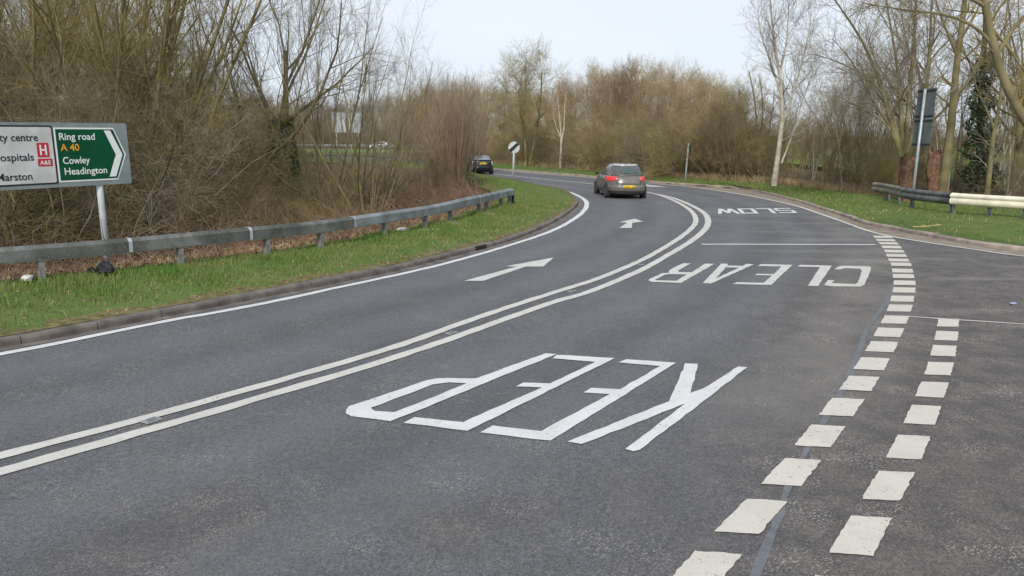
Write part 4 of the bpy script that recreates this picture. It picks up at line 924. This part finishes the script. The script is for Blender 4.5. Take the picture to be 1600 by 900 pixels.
# -- the group between sign and black car
put('spread0', 'ivy_clad_tree', 'bare tree with a dark ivy-clad trunk right of the left thicket', pxy(441, 28), 11.5, 'moss', 'greytwig', None, .85, 2.0)
put('airy0', 'willow_tree', 'fan-shaped bare tree standing free between the ivy-clad trunk and the brown shoots', pxy(572, 25.5), 7.6, 'moss', 'greytwig', None, .86, 2.6)
put('airy1', 'bare_tree', 'upright bare tree between the ivy-clad trunk and the free fan-shaped tree', pxy(505, 29), 9.4, 'moss', 'greytwig', None, .7, 1.0)
put('slim0', 'sapling', 'slim bare sapling left of the ivy-clad trunk', pxy(408, 31), 9.6, 'moss', 'greytwig', None, 1.0, .4)
g = 'low shrubs in the brown hollow'
for i, (px, d, h) in enumerate([(400, 25, 2.5), (462, 26, 2.4), (520, 24, 1.7), (612, 27, 1.8), (655, 31, 1.7), (350, 22, 2.6), (436, 31, 3.2), (585, 33, 1.8), (548, 31, 1.9), (676, 36, 1.9), (432, 44, 3.5), (392, 50, 4.2), (300, 19.5, 2.4), (390, 19.5, 1.5), (455, 20.5, 1.3), (335, 27, 3.6), (372, 29, 3.4), (415, 37, 3.6), (545, 46, 2.0), (700, 50, 2.2)]):
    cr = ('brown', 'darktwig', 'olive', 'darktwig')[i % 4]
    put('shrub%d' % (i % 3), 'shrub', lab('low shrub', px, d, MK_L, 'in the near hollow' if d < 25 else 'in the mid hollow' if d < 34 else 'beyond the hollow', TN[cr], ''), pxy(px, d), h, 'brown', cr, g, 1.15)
g = 'brown shoots in front of the black car'
for i, (px, d, h, lb) in enumerate([(722, 41, 5.9, 'clump of straight brown shoots right in front of the black car'), (690, 45, 6.0, 'tall clump of straight brown shoots left of the black car'), (678, 52, 6.0, 'leftmost clump of brown shoots by the far road'), (742, 58, 6.8, 'clump of brown shoots behind the black car'), (706, 60, 7.0, 'clump of brown shoots across the far road from the black car'), (708, 38, 5.4, 'nearest clump of brown shoots, beside the end of the left barrier')]):
    put('shoots%d' % (i % 2), 'coppice_clump', lb, pxy(px, d), h, 'greytwig' if i == 0 else 'brown', ('greytwig', 'rust', 'brown', 'rust', 'brown', 'brown')[i], g, .8, cat='shoots')
# -- hedge and wood beyond the bend
g = 'hedge shrubs beyond the far verge'
for i in range(38):
    px = 775 + i * (12.6 if i < 34 else 17); k = at(px, np.interp(px, [770, 850, 930, 1000, 1100, 1200, 1280, 1340, 1400], [255, 261, 267, 273, 281, 287, 297, 303, 309]), .3); b_ = (i * 7) % 3; back_ = 1.4 + 2.8 * b_
    d = k[1] * (1 + back_ / np.linalg.norm(k[:2])); hh_ = np.interp(px, [770, 840, 880, 930, 1000, 1080, 1150, 1200, 1300, 1400], [3.4, 3.6, 3.4, 3.8, 4.6, 5.2, 4.6, 3.4, 2.9, 2.8]) * random.uniform(.72, 1.12) * (1 + .12 * b_)
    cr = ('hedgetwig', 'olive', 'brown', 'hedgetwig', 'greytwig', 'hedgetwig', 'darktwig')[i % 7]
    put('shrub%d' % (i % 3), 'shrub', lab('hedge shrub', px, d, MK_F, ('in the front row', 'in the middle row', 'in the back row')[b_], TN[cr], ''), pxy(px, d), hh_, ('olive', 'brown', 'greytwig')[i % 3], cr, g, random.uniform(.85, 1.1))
put('dome1', 'bare_tree', 'domed bare tree above the speed sign, its crown clear against the sky', pxy(825, 66), 10.2, 'moss', 'hedgetwig', None, 1.0, 2.5)
D = 61.; bq = np.array([*pxy(876, D), 0.]); bq[2] = zg1(bq[0], bq[1])
B_TREE = (bq, D)
g = 'trees of the far wood'
for i in range(40):
    px = 640 + (i * 13.2) + random.uniform(-6, 6); r_ = i * 37 % 5; d = 84 + r_ * 7
    top = np.interp(px, [640, 700, 760, 800, 870, 900, 950, 1010, 1060, 1110, 1170], [125, 118, 126, 132, 130, 112, 94, 92, 98, 112, 140]) + random.uniform(-3, 14)
    h = .95 * ((232 + (px - 800) * .009 - top) / 1200 * d + 2.38 - float(zr(d))); cr = ('rust', 'hedgetwig', 'rust', 'greytwig', 'brown', 'rust', 'hedgetwig')[i % 7]
    put('dome%d' % (i % 3) if i % 4 else 'fan%d' % (i % 3), 'bare_tree', lab('wood tree', px, d, MK_F, ('at the wood front', 'near the wood front', 'in mid wood', 'towards the wood back', 'at the wood back')[r_], TN[cr], ''), pxy(px, d), h, ('brown', 'moss', 'greytwig')[i % 3], cr, g, .8)
g = 'low growth under the far wood'
for i in range(26):
    px = 650 + i * 22; r_ = i * 29 % 4; d = 76 + r_ * 6; cr = ('brown', 'olive', 'rust')[i % 3]; put('shrub%d' % (i % 3), 'shrub', lab('understorey shrub', px, d, MK_F, ('edging the far wood', 'just inside the wood', 'inside the wood', 'deep inside the wood')[r_], TN[cr], ''), pxy(px, d), random.uniform(3.4, 5.2), 'brown', cr, g, 1.15)
# far left, beyond the far road
g = 'trees beyond the far road'
for i in range(22):
    px = 380 + i * 14 + random.uniform(-5, 5); r_ = i * 31 % 4; d = 176 + r_ * 10; h = (232 - 3 - np.interp(px, [380, 480, 560, 640, 700], [150, 158, 160, 150, 136]) + random.uniform(-6, 10)) / 1200 * d + .9; cr = ('brown', 'greytwig', 'olive')[i % 3]
    put('dome%d' % (i % 3), 'bare_tree', lab('distant tree', px, d, MK_L, 'beyond the far carriageway', TN[cr], ''), pxy(px, d), h, 'brown', cr, g, .9)
g = 'scrub beyond the far road'
for i in range(18):
    px = 390 + i * 17; cr = ('brown', 'olive')[i % 2]
    put('shrub%d' % (i % 3), 'shrub', lab('distant scrub bush', px, 170, MK_L, 'beyond the far carriageway', TN[cr], ''), pxy(px, 166 + (i % 3) * 5), random.uniform(5.5, 8), 'brown', cr, g, 1.4)
# -- right side
def line3(pts, d): return [ray(a, b, d + (e[0] if e else 0)) for a, b, *e in pts]
def custom(name, label, base, lines, radii, grow, trunkm, crownm, seed, cat='tree'):
    """tree whose main limbs follow the photograph; base = its foot"""
    o = empty(name, label, cat, base); b = np.array(base); t = Tree(seed).first([np.array(l) - b for l in lines], radii); grow(t)
    n = len(t.lv); me = t.mesh('trunk', (0,), (9,)); link('trunk', me, M[trunkm], o); link('crown', t.mesh('crown', tuple(range(1, n)), (4,) + (3,) * (n - 2)), M[crownm], o); return o
def twigs(a=12, b=7, c=4, L1=2.3, up=.05, t0=.3):
    def f(t): t.branch(a, L1, .75, .4, 6, .13, up, t0, 1, asd=.25, rmin=.009).branch(b, L1 * .5, .7, .5, 5, .16, up * .6, .15, 1, rmin=.0055).branch(c, L1 * .25, .65, .6, 3, .18, .03, .2, 1, rmin=.0036)
    return f
def foot(px, py, d): p = ray(px, py, d); return (float(p[0]), float(p[1]), zg1(p[0], p[1]))
bq, D = B_TREE
custom('birch_tree', 'small pale-stemmed birch with rusty twigs behind the far verge', bq, [line3([(875.5, 268), (876, 245), (877, 225), (876, 205), (874, 180), (871, 150), (869, 132)], D), line3([(877, 222), (881, 200), (882, 175), (884, 145), (883, 125)], D), line3([(876, 215), (868, 195), (864, 170), (858, 150)], D)],
       [(.13, .02), (.075, .015), (.05, .012)], twigs(13, 7, 4, 1.7, .10, .3), 'pale', 'rust', 40)
D = 44.0
bq = at(1209, 291, .28); D = float(bq[1])
custom('birch_tree', 'tall pale-trunked birch leaning right on the right verge', bq, [line3([(1209, 291), (1216, 240), (1222, 190), (1221, 140), (1214, 90), (1207, 40), (1203, -10)], D), line3([(1222, 195), (1235, 160), (1250, 110), (1262, 60), (1268, 20)], D), line3([(1221, 150), (1205, 100), (1190, 55), (1183, 15)], D), line3([(1218, 120), (1228, 70), (1232, 20), (1234, -20)], D), line3([(1221, 255), (1240, 205), (1256, 150), (1272, 110)], D)],
       [(.155, .03), (.07, .015), (.06, .012), (.05, .012), (.055, .012)], twigs(24, 9, 4, 1.9, .12, .2), 'pale', 'greytwig', 41)
bq = np.array(foot(1181, 288, 47)); D = 47.
custom('bare_tree', 'olive forked tree left of the pale birch', bq, [line3([(1181, 290), (1179, 262), (1173, 225), (1163, 180), (1155, 140)], D), line3([(1180, 252), (1188, 215), (1192, 170), (1188, 125)], D), line3([(1176, 240), (1182, 200), (1178, 150), (1170, 110)], D), line3([(1181, 265), (1196, 225), (1206, 180), (1210, 140)], D)],
       [(.17, .03), (.10, .02), (.09, .02), (.08, .02)], twigs(13, 7, 4, 1.6, .10, .3), 'olivebark', 'olive', 42)
D = 30.5; bq = np.array(foot(1413, 312, D))
pol = custom('pollard_tree', 'pollarded tree with a red-brown stump and fanned limbs behind the right sign', bq, [
    line3([(1409, 245), (1392, 190), (1372, 120), (1345, 60), (1315, 15), (1290, -20)], D), line3([(1411, 240), (1407, 160), (1400, 90), (1388, 20), (1380, -40)], D), line3([(1414, 240), (1421, 150), (1428, 70), (1432, -10), (1436, -60)], D), line3([(1408, 242), (1385, 195), (1345, 170), (1310, 150)], D), line3([(1409, 240), (1388, 160), (1352, 120), (1305, 95), (1270, 85)], D), line3([(1416, 238), (1444, 150), (1453, 70), (1456, -20)], D), line3([(1409, 225), (1360, 150), (1330, 95), (1300, 60)], D)],
    [(.12, .02), (.10, .02), (.11, .03), (.07, .012), (.075, .012), (.12, .03), (.08, .012)], twigs(24, 9, 4, 2.5, .03, .22), 'olivebark', 'greytwig', 43)
def stump_mesh(w, h, seed):
    g_ = np.random.default_rng(seed); mb = MB(); V = []; n = 16; m_ = 14
    for i in range(m_):
        for k in range(n):
            th = 2 * math.pi * k / n; r = w * (1.25 - .25 * min(1, i / 3)) * (1 + .2 * math.sin(2 * th + i * .22 + seed) + .12 * math.sin(5 * th + i * .5) + g_.normal(0, .08)) * (1 - .25 * max(0, i / (m_ - 1) - .6)); z = h * i / (m_ - 1) + (g_.uniform(-.05, .20) * h * (.5 + .5 * math.sin(th + seed)) if i == m_ - 1 else 0)
            V.append((r * math.cos(th) + .05 * math.sin(i * .5), r * math.sin(th), z - .1))
    V.append((0, 0, h * .8)); F = [(i*n+k, i*n+(k+1) % n, (i+1)*n+(k+1) % n, (i+1)*n+k) for i in range(m_-1) for k in range(n)] + [((m_-1)*n+k, (m_-1)*n+(k+1) % n, m_*n) for k in range(n)]
    mb.add(V, F); return mb.mesh('stump', True)
link('stump', stump_mesh(.235, 2.05, 5), M['redbark'], pol)
b = foot(1455, 310, 30.6); o = empty('tree_stump', 'jagged red-brown tree stump right of the right sign pole', 'tree stump', b); link('trunk', stump_mesh(.215, 1.95, 6), M['redbark'], o)
D = 31.5; bq = np.array(foot(1471, 310, D))
custom('bare_tree', 'mossy single-trunked tree right of the jagged stump', bq, [line3([(1470, 318), (1478, 255), (1487, 190), (1492, 130), (1499, 70), (1508, 0), (1514, -50)], D), line3([(1490, 150), (1510, 130), (1530, 95), (1545, 50)], D), line3([(1497, 90), (1480, 50), (1465, 10), (1455, -30)], D), line3([(1502, 60), (1525, 20), (1540, -20)], D)],
    [(.20, .085), (.075, .015), (.07, .02), (.07, .02)], twigs(14, 7, 4, 2.3, .03, .3), 'olivebark', 'olive', 44)
D = 33.; bq = np.array(foot(1535, 310, D)); ivy_paths = line3([(1533, 316), (1532, 240), (1533, 160), (1537, 90), (1540, 20), (1541, -40)], D)
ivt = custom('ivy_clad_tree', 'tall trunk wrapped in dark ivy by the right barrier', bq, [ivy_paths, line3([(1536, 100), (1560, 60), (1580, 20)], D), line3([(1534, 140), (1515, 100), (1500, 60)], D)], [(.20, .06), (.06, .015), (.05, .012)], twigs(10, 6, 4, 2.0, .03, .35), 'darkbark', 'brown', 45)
D = 29.5; bq = np.array(foot(1541, 312, D))
custom('sapling', 'slim pale forked sapling in front of the ivy-clad trunk', bq, [line3([(1541, 318), (1547, 260), (1552, 215), (1556, 195)], D), line3([(1554, 205), (1543, 175), (1531, 150), (1520, 120)], D), line3([(1555, 200), (1562, 160), (1566, 110), (1570, 50), (1575, 0)], D)], [(.11, .075), (.055, .015), (.07, .02)], twigs(9, 6, 4, 1.5, .05, .35), 'olivebark', 'greytwig', 46)
D = 17.; b0 = ray(1668, 330, D); bq = np.array([b0[0], b0[1], zg1(b0[0], b0[1])])
custom('bare_tree', 'near tree leaning in from the right edge with a thick curving limb', bq, [line3([(1670, 350), (1640, 250), (1603, 190), (1575, 140), (1554, 80), (1542, 20), (1530, -50)], D), line3([(1552, 70), (1520, 40), (1470, 22), (1410, 15), (1350, 5)], D), line3([(1545, 40), (1580, 80), (1600, 110), (1640, 130)], D), line3([(1540, 10), (1500, -10), (1450, -15), (1390, -30)], D), line3([(1556, 88), (1580, 50), (1600, 25), (1640, 0)], D)],
    [(.125, .07), (.04, .01), (.04, .012), (.05, .012), (.05, .015)], twigs(11, 6, 4, 1.2, .0, .3), 'olivebark', 'olive', 47)
put('spread1', 'bare_tree', 'bare tree behind the jagged stump, its crown filling the gap above the right sign', pxy(1440, 37), 11.5, 'olivebark', 'greytwig', None, 1.0, 1.2)
put('spread2', 'bare_tree', 'bare tree behind the ivy-wrapped trunk, near the right picture edge', pxy(1590, 38), 12, 'olivebark', 'olive', None, 1.0, 3.0)
put('airy1', 'bare_tree', 'bare tree between the tall pale birch and the pollarded tree', pxy(1345, 48), 9.5, 'olivebark', 'greytwig', None, .8, .5)
g = 'slim saplings on the right bank'
for i, (px, d, h) in enumerate([(1120, 58, 6.0), (1146, 56, 6.2), (1255, 47, 5.6), (1292, 44, 6.8), (1322, 42, 5.6), (1344, 40, 5.6), (1366, 38, 5.2), (1392, 40, 6.4), (1440, 36, 7.0), (1500, 38, 6.6), (1580, 34, 7.6), (1610, 30, 8), (1660, 28, 8.5), (1560, 42, 7.0), (1470, 44, 6.6), (1236, 46, 5.6), (1272, 46, 5.8), (1306, 43, 6.0), (1333, 45, 5.4), (1355, 43, 5.2), (1380, 46, 5.6), (1418, 44, 6.2), (1525, 45, 6.4), (1268, 52, 6.0), (1318, 52, 5.6), (1485, 34, 5.0), (1600, 44, 6.8)]):
    cr = ('greytwig', 'olive', 'brown')[i % 3]
    put('slim%d' % (i % 2), 'sapling', lab('slim sapling', px, d, MK_F, 'on the right bank', TN[cr], ''), pxy(px, d), h, ('olivebark', 'pale', 'greytwig')[i % 3], cr, g, 1.1)
g = 'shrubs behind the right barrier'
for i, (px, d, h) in enumerate([(1290, 54, 2.6), (1330, 52, 2.3), (1370, 48, 2.2), (1405, 37, 2.2), (1445, 38, 2.4), (1480, 36, 2.0), (1510, 37, 2.4), (1555, 36, 2.3), (1585, 32, 2.2), (1625, 30, 2.4), (1665, 28, 2.8), (1390, 56, 3.6), (1440, 54, 3.6), (1560, 50, 3.6), (1610, 46, 3.6), (1250, 60, 4.2), (1300, 66, 4.4)]):
    cr = ('olive', 'brown', 'greytwig')[i % 3]
    put('shrub%d' % (i % 3), 'shrub', lab('scrub bush', px, d, MK_F, 'close behind the barrier' if d < 40 else 'well behind the barrier', TN[cr], ''), pxy(px, d), h, 'greytwig', cr, g, 1.0)
g = 'trees on the far right skyline'
for i in range(20):
    px = 1230 + i * 21; d = 150 + (i * 23 % 3) * 20; h = (236 - np.interp(px, [1200, 1300, 1400, 1600], [172, 192, 200, 192]) + random.uniform(-4, 8)) / 1200 * d + .8; cr = ('brown', 'greytwig')[i % 2]
    put('fan%d' % (i % 3), 'bare_tree', lab('skyline tree', px, d, MK_F, 'on the distant skyline', TN[cr], ''), pxy(px, d), h, 'brown', cr, g, 1.2)
g = 'hedge on the far right skyline'
for i in range(22):
    px = 1200 + i * 21; d = 128 + (i % 3) * 6; cr = ('brown', 'olive', 'greytwig')[i % 3]; put('shrub%d' % (i % 3), 'shrub', lab('distant hedge bush', px, d, MK_F, 'across the green field', TN[cr], ''), pxy(px, d), random.uniform(2.6, 4), 'brown', cr, g, 1.5)

# -- ivy leaves on trunks
def leaves(name, pts, size, mt, parent=None, kind=None, flat=.0, seed=1):
    g_ = np.random.default_rng(seed); n = len(pts); a = unit(g_.normal(0, 1, (n, 3))); nrm_ = g_.normal(0, 1, (n, 3)); nrm_[:, 2] += flat * 4; nrm_ = unit(nrm_); a = unit(np.cross(nrm_, a)); b = np.cross(nrm_, a); s_ = size * g_.uniform(.6, 1.3, (n, 1))
    V = np.stack([pts - a * s_, pts + b * s_ * .6, pts + a * s_, pts - b * s_ * .6], 1).reshape(-1, 3); F = np.arange(4 * n).reshape(-1, 4); o = link(name, npmesh(name, V, F, False), mt, parent)
    if kind: o['kind'] = kind
    return o
def ivy_on(o, path, r0, r1, n, seed):
    g_ = np.random.default_rng(seed); P = catmull(np.array(path), 60) - np.array(o.location); t = g_.uniform(0, 1, n) ** 1.15; i = (t * 59).astype(int); r = (r0 + (r1 - r0) * t) * (1 + .35 * np.sin(t * 37)) * np.sqrt(g_.uniform(.15, 1, n)); th = g_.uniform(0, 6.283, n)
    pts = P[i] + np.stack([r * np.cos(th), r * np.sin(th), g_.normal(0, .08, n)], 1); leaves('ivy', pts, .07, M['ivy'], o, seed=seed)
ivy_on(ivt, ivy_paths[:4], .78, .34, 5200, 3)
iv2 = [o for o in bpy.data.objects if o.get('label', '').startswith('bare tree with a dark ivy')][0]
iv2k = iv2.scale[2]
g_ = np.random.default_rng(9); n = 4200; t = g_.uniform(0, 1, n); th = g_.uniform(0, 6.283, n); r = .72 * (1 - .35 * t) * np.sqrt(g_.uniform(.2, 1, n)); leaves('ivy', np.stack([r * np.cos(th), r * np.sin(th), t * 3.6], 1), .065, M['ivy'], iv2, seed=9)

# ------------------------------------------------------------------ grass, dead growth and fallen leaves (uncountable: stuff)
def on_ribbon(A, B, n, g_, pick=None):
    i = g_.uniform(0, len(A) - 1.001, n); w = i.astype(int); f = (i - w)[:, None]; a = A[w] * (1 - f) + A[w + 1] * f; b = B[w] * (1 - f) + B[w + 1] * f; t = g_.uniform(0, 1, n); return a + (b - a) * t[:, None], t, i
def blades(name, P, Z, h, w, mt, seed, lean=.45):
    g_ = np.random.default_rng(seed); n = len(P); az = g_.uniform(0, 6.283, n); h = h * g_.uniform(.5, 1.3, n); l = h * lean * g_.uniform(.2, 1.3, n); c, s_ = np.cos(az), np.sin(az); az2 = g_.uniform(0, 6.283, n)
    b = np.c_[P, Z]; wd = np.stack([np.cos(az2) * w / 2, np.sin(az2) * w / 2, 0 * az], 1); tip = b + np.stack([c * l, s_ * l, h], 1); mid = b + np.stack([c * l * .35, s_ * l * .35, h * .6], 1)
    V = np.stack([b - wd, b + wd, mid + wd * .7, tip, mid - wd * .7], 1).reshape(-1, 3); i = np.arange(n)[:, None] * 5
    F = np.concatenate([i + np.array([[0, 1, 2, 4]]), i + np.array([[4, 2, 3, 3]])]) ; 
    m_ = bpy.data.meshes.new(name); F4 = (i + np.array([[0, 1, 2, 4]])); F3 = (i + np.array([[4, 2, 3]]))
    lo = np.concatenate([F4.ravel(), F3.ravel()]).astype(np.int32); st = np.concatenate([np.arange(n) * 4, n * 4 + np.arange(n) * 3]).astype(np.int32); tt = np.concatenate([np.full(n, 4), np.full(n, 3)]).astype(np.int32)
    m_.vertices.add(len(V)); m_.vertices.foreach_set('co', V.astype(np.float32).ravel()); m_.loops.add(len(lo)); m_.loops.foreach_set('vertex_index', lo); m_.polygons.add(2 * n); m_.polygons.foreach_set('loop_start', st); m_.polygons.foreach_set('loop_total', tt); m_.update(calc_edges=True)
    return link(name, m_, mt)
g_ = np.random.default_rng(21)
A_, B_ = VLf + VLn * .16, VLb
P, t, i = on_ribbon(A_, B_, 90000, g_); keep_ = (g_.uniform(0, 1, len(t)) < np.clip(.55 + 1.6 * t, 0, 1)) & (P[:, 1] > 3) & (P[:, 1] < 75)
P, t = P[keep_], t[keep_]; tuft = .5 + .5 * np.sin(P[:, 0] * 1.7 + 1.3 * np.sin(P[:, 1] * 1.1)) * np.sin(P[:, 1] * 2.3 + P[:, 0])
tag(blades('grass', P, vl_z(P, t) - .01, (.045 + .075 * np.clip(t * 1.5, 0, 1) * (1 - .75 * np.clip((t - .8) / .2, 0, 1))) * (.5 + .9 * tuft), .013, M['grass_blade'], 3), kind='stuff')
P, t, i = on_ribbon(VRf + VRn * .2, VRb, 60000, g_); P_ok = (P[:, 1] < 75) & (P[:, 0] < 30); P, t = P[P_ok], t[P_ok]
tag(blades('grass', P, vr_z(P, t) - .01, .085 * (.6 + .6 * t) * (.45 + .9 * (.5 + .5 * np.sin(P[:, 0] * 1.9 + np.sin(P[:, 1] * 1.3)) * np.sin(P[:, 1] * 2.1))), .02, M['grass_blade'], 4), kind='stuff')
# dead grass along the back of the right verge
P, t, i = on_ribbon(VRf + VRn * .2, VRb, 3500, g_); P_ok = (P[:, 1] < 60) & (P[:, 0] < 30); P, t = P[P_ok], t[P_ok]; tag(blades('dead_grass', P, vr_z(P, t) - .01, .11, .02, M['straw'], 14, .9), kind='stuff')
P, t, i = on_ribbon(A_, B_, 5000, g_); P_ok = (P[:, 1] > 3) & (P[:, 1] < 60); P, t = P[P_ok], t[P_ok]; tag(blades('dead_grass', P, vl_z(P, t) - .01, .09, .012, M['straw'], 15, 1.0), kind='stuff')
P, t, i = on_ribbon(VRb[60:190], VRb[60:190] + VRn[60:190] * 1.1, 7000, g_); tag(blades('dead_grass', P, zg(P) - .02, .42, .02, M['straw'], 5, .5), kind='stuff')
P, t, i = on_ribbon(back, back + nrm(BLs) * 1.6, 6000, g_); tag(blades('dead_grass', P, zg(P) - .02, .16, .014, M['straw'], 6, .9), kind='stuff')
# dead bramble and bracken in the hollow behind the left barrier
def arcs(name, P, Z, L_, r, mt, seed):
    g_ = np.random.default_rng(seed); n = len(P); az = g_.uniform(0, 6.283, n); el = g_.uniform(.3, 1.3, n); t_ = Tree(seed); t_.extend(np.c_[P, Z], np.stack([np.cos(az) * np.cos(el), np.sin(az) * np.cos(el), np.sin(el)], 1), L_ * g_.uniform(.5, 1.3, n), np.full(n, r), 5, .14, -.22, .4); return link(name, t_.mesh(name, (0,), (3,)), mt)
hol = np.stack([g_.uniform(-26, 3, 60000), g_.uniform(9, 60, 60000)], 1); sd_ = side_dist(hol, _bl); hol = hol[(sd_ > .5) & (sd_ < 24)]; den = g_.uniform(0, 1, len(hol)) < np.clip(1.3 - side_dist(hol, _bl) / 20, .3, 1); hol = hol[den]
k3 = len(hol) // 3
tag(arcs('dead_bracken', hol[:k3 * 2], zg(hol[:k3 * 2]) - .03, 1.15, .0075, M['bramble'], 8), kind='stuff')
tag(arcs('dead_stalks', hol[k3 * 2:], zg(hol[k3 * 2:]) - .03, 1.0, .006, M['brown'], 9), kind='stuff')
lp = np.stack([g_.uniform(-26, 3, 30000), g_.uniform(9, 55, 30000)], 1); s2 = side_dist(lp, _bl); lp = lp[(s2 > .2) & (s2 < 16)]; 
leaves('leaf_litter', np.c_[lp, zg(lp) + g_.uniform(0, .10, len(lp))], .05, M['leaf_litter'], None, 'stuff', .4, 10)
P, t, i = on_ribbon(A_, B_, 2600, g_); q_ = (t < .55 * g_.uniform(.3, 1.6, len(t))) & (P[:, 1] < 40); P, t = P[q_], t[q_]; leaves('fallen_leaves', np.c_[P, vl_z(P, t) + .025], .028, M['leaf_litter'], None, 'stuff', .6, 11)

ic = []
for (px, d, r, h) in [(60, 20, 1.6, 1.2), (130, 21, 1.8, 1.5), (205, 22, 1.5, 1.1), (250, 24, 1.6, 1.4), (20, 19, 1.3, .9), (300, 27, 1.8, 1.3), (430, 27.5, 1.6, 1.3), (400, 27, 1.3, .8), (340, 31, 2.2, 1.6), (455, 30, 1.4, 1.0), (540, 27, 1.2, .6), (595, 30, 1.3, .6), (715, 40, 1.5, .9), (650, 44, 1.6, .7), (-20, 21, 1.8, 1.4), (170, 26, 2.4, 2.2), (90, 27, 2.4, 2.4), (260, 32, 2.4, 2.4)]:
    n = int(1500 * r * r / 2.5); c = np.array(pxy(px, d)); a_ = g_.uniform(0, 6.283, n); q_ = np.sqrt(g_.uniform(0, 1, n)); P = c + np.stack([np.cos(a_), np.sin(a_)], 1) * (r * q_)[:, None]; ic.append(np.c_[P, zg(P) + h * g_.uniform(0, 1, n) ** 1.3 * (1 - q_ ** 2 * .8)])
leaves('ivy_ground_cover', np.concatenate(ic), .055, M['ivy'], None, 'stuff', .5, 31)

# ------------------------------------------------------------------ small things lying about
def lump(name, label, cat, loc, size, mt, seed, squash=.7):
    g_ = np.random.default_rng(seed); n, m_ = 12, 7; V = []
    for i in range(m_ + 1):
        ph = math.pi * i / m_
        for k in range(n): th = 2 * math.pi * k / n; r = size * (1 + .28 * math.sin(2 * th + seed) * math.sin(ph) + .12 * math.sin(5 * th + ph * 4) + g_.normal(0, .13)); V.append((r * math.sin(ph) * math.cos(th), r * math.sin(ph) * math.sin(th), size * squash * (1 - math.cos(ph)) * (1 + g_.normal(0, .04))))
    mb = MB(); mb.add(V, [(i*n+k, (i+1)*n+k, (i+1)*n+(k+1) % n, i*n+(k+1) % n) for i in range(m_) for k in range(n)]); o = mb.build(name, mt, None, False); o.location = [float(a) for a in loc]; return tag(o, label, cat)
lump('rubbish_bag', 'round black plastic bag at the foot of the direction sign post', 'rubbish bag', at(166, 432, .19), .125, M['bag'], 2, 1.0)
lump('rubbish_bag', 'small black plastic scrap left of the sign post foot', 'rubbish', at(144, 430, .19), .07, M['bag'], 3, 1.0)
lump('litter', 'crumpled white paper litter behind the barrier near the left edge', 'litter', at(43, 441, .19), .10, M['litter'], 4, .6)
lump('litter', 'flattened white rubbish behind the barrier posts by the bend', 'litter', at(629, 362, .18), .18, M['litter'], 5, .3)
lump('litter', 'torn white scrap lying in the brown hollow', 'litter', at(650, 356, .1), .10, M['litter'], 6, .4)
lump('litter', 'pale blue scrap of litter on the side road', 'litter', at(1583, 475.5, 0), .055, M['litter_blue'], 7, .3)
for (px, py, a, l, lb) in ((1440, 356.5, .35, .62, 'broken pale wooden slat on the right verge, left piece'), (1462, 354.5, .6, .5, 'broken pale wooden slat on the right verge, right piece')):
    p = at(px, py, .2); mb = MB(); mb.box((0, 0, .05), (l, .05, .02), a); mb.box((.1, .1, .06), (l * .5, .035, .02), a + .5); o = mb.build('wood_scrap', M['wood']); o.location = p; tag(o, lb, 'wood scrap')

# ------------------------------------------------------------------ far left: raised carriageway, pale sign back, rail, white car
UP = np.array([pxy(p, d) for p, d in ((150, 175), (400, 160), (560, 150), (660, 143), (760, 150))]); UPs = catmull(UP, 60)
fz = lambda P, t: zr(P[..., 1]) + .78
up = ribbon('carriageway', UPs, UPs + np.array([.5, 9.0]), 2, fz, M['asphalt']); tag(up, kind='structure')
bk = ribbon('embankment', UPs - np.array([.5, 16]), UPs + np.array([.0, -.02]), 6, lambda P, t: zr(P[..., 1]) - .05 + .84 * sst(t), M['field']); tag(bk, kind='structure')
fr = empty('crash_barrier', 'pale far crash barrier beside the raised carriageway on the left', 'crash barrier', (*UPs[30], float(zr(UPs[30][1])) + .78))
s_off = np.array([.2, 4.0]); Q_ = UPs[4:52] + s_off
mb = MB(); mb.tube([(*q, float(zr(q[1])) + 1.5) for q in Q_] - np.array(fr.location), .16, 4); mb.build('beam', M['galv'], fr)
for q in Q_[::4]:
    mb = MB(); mb.box((0, 0, .35), (.12, .12, .8)); o = mb.build('post', M['galv'], fr); o.location = rel(fr, (*q, float(zr(q[1])) + .78))
p = ray(543, 222, 120); pz = zg1(p[0], p[1]); ps = empty('road_sign', 'large pale sign on two white posts glimpsed through the fan-shaped tree', 'road sign', (p[0], p[1], pz)); pxm = 120 / 1200
z0 = ray(543, 207, 120)[2] - pz; z1 = ray(543, 176, 120)[2] - pz
for x0, x1 in ((-2.3, -.25), (.25, 2.3)): plate(ps, 'sign_panel', [(x0, z0), (x1, z0), (x1, z1), (x0, z1)], 0, .05, M['sign_pale'])
for x in (-1.7, 1.7):
    mb = MB(); mb.tube([(x, .1, -.3), (x, .1, z1 - .1)], .1, 8); mb.build('post', M['pole'], ps, True)
p = ray(593, 214, 152); make_car('small white car on the raised carriageway glimpsed left of the brown shoots', (p[0], p[1] + 1.0, float(zr(p[1])) + .80), R(80), 'white')
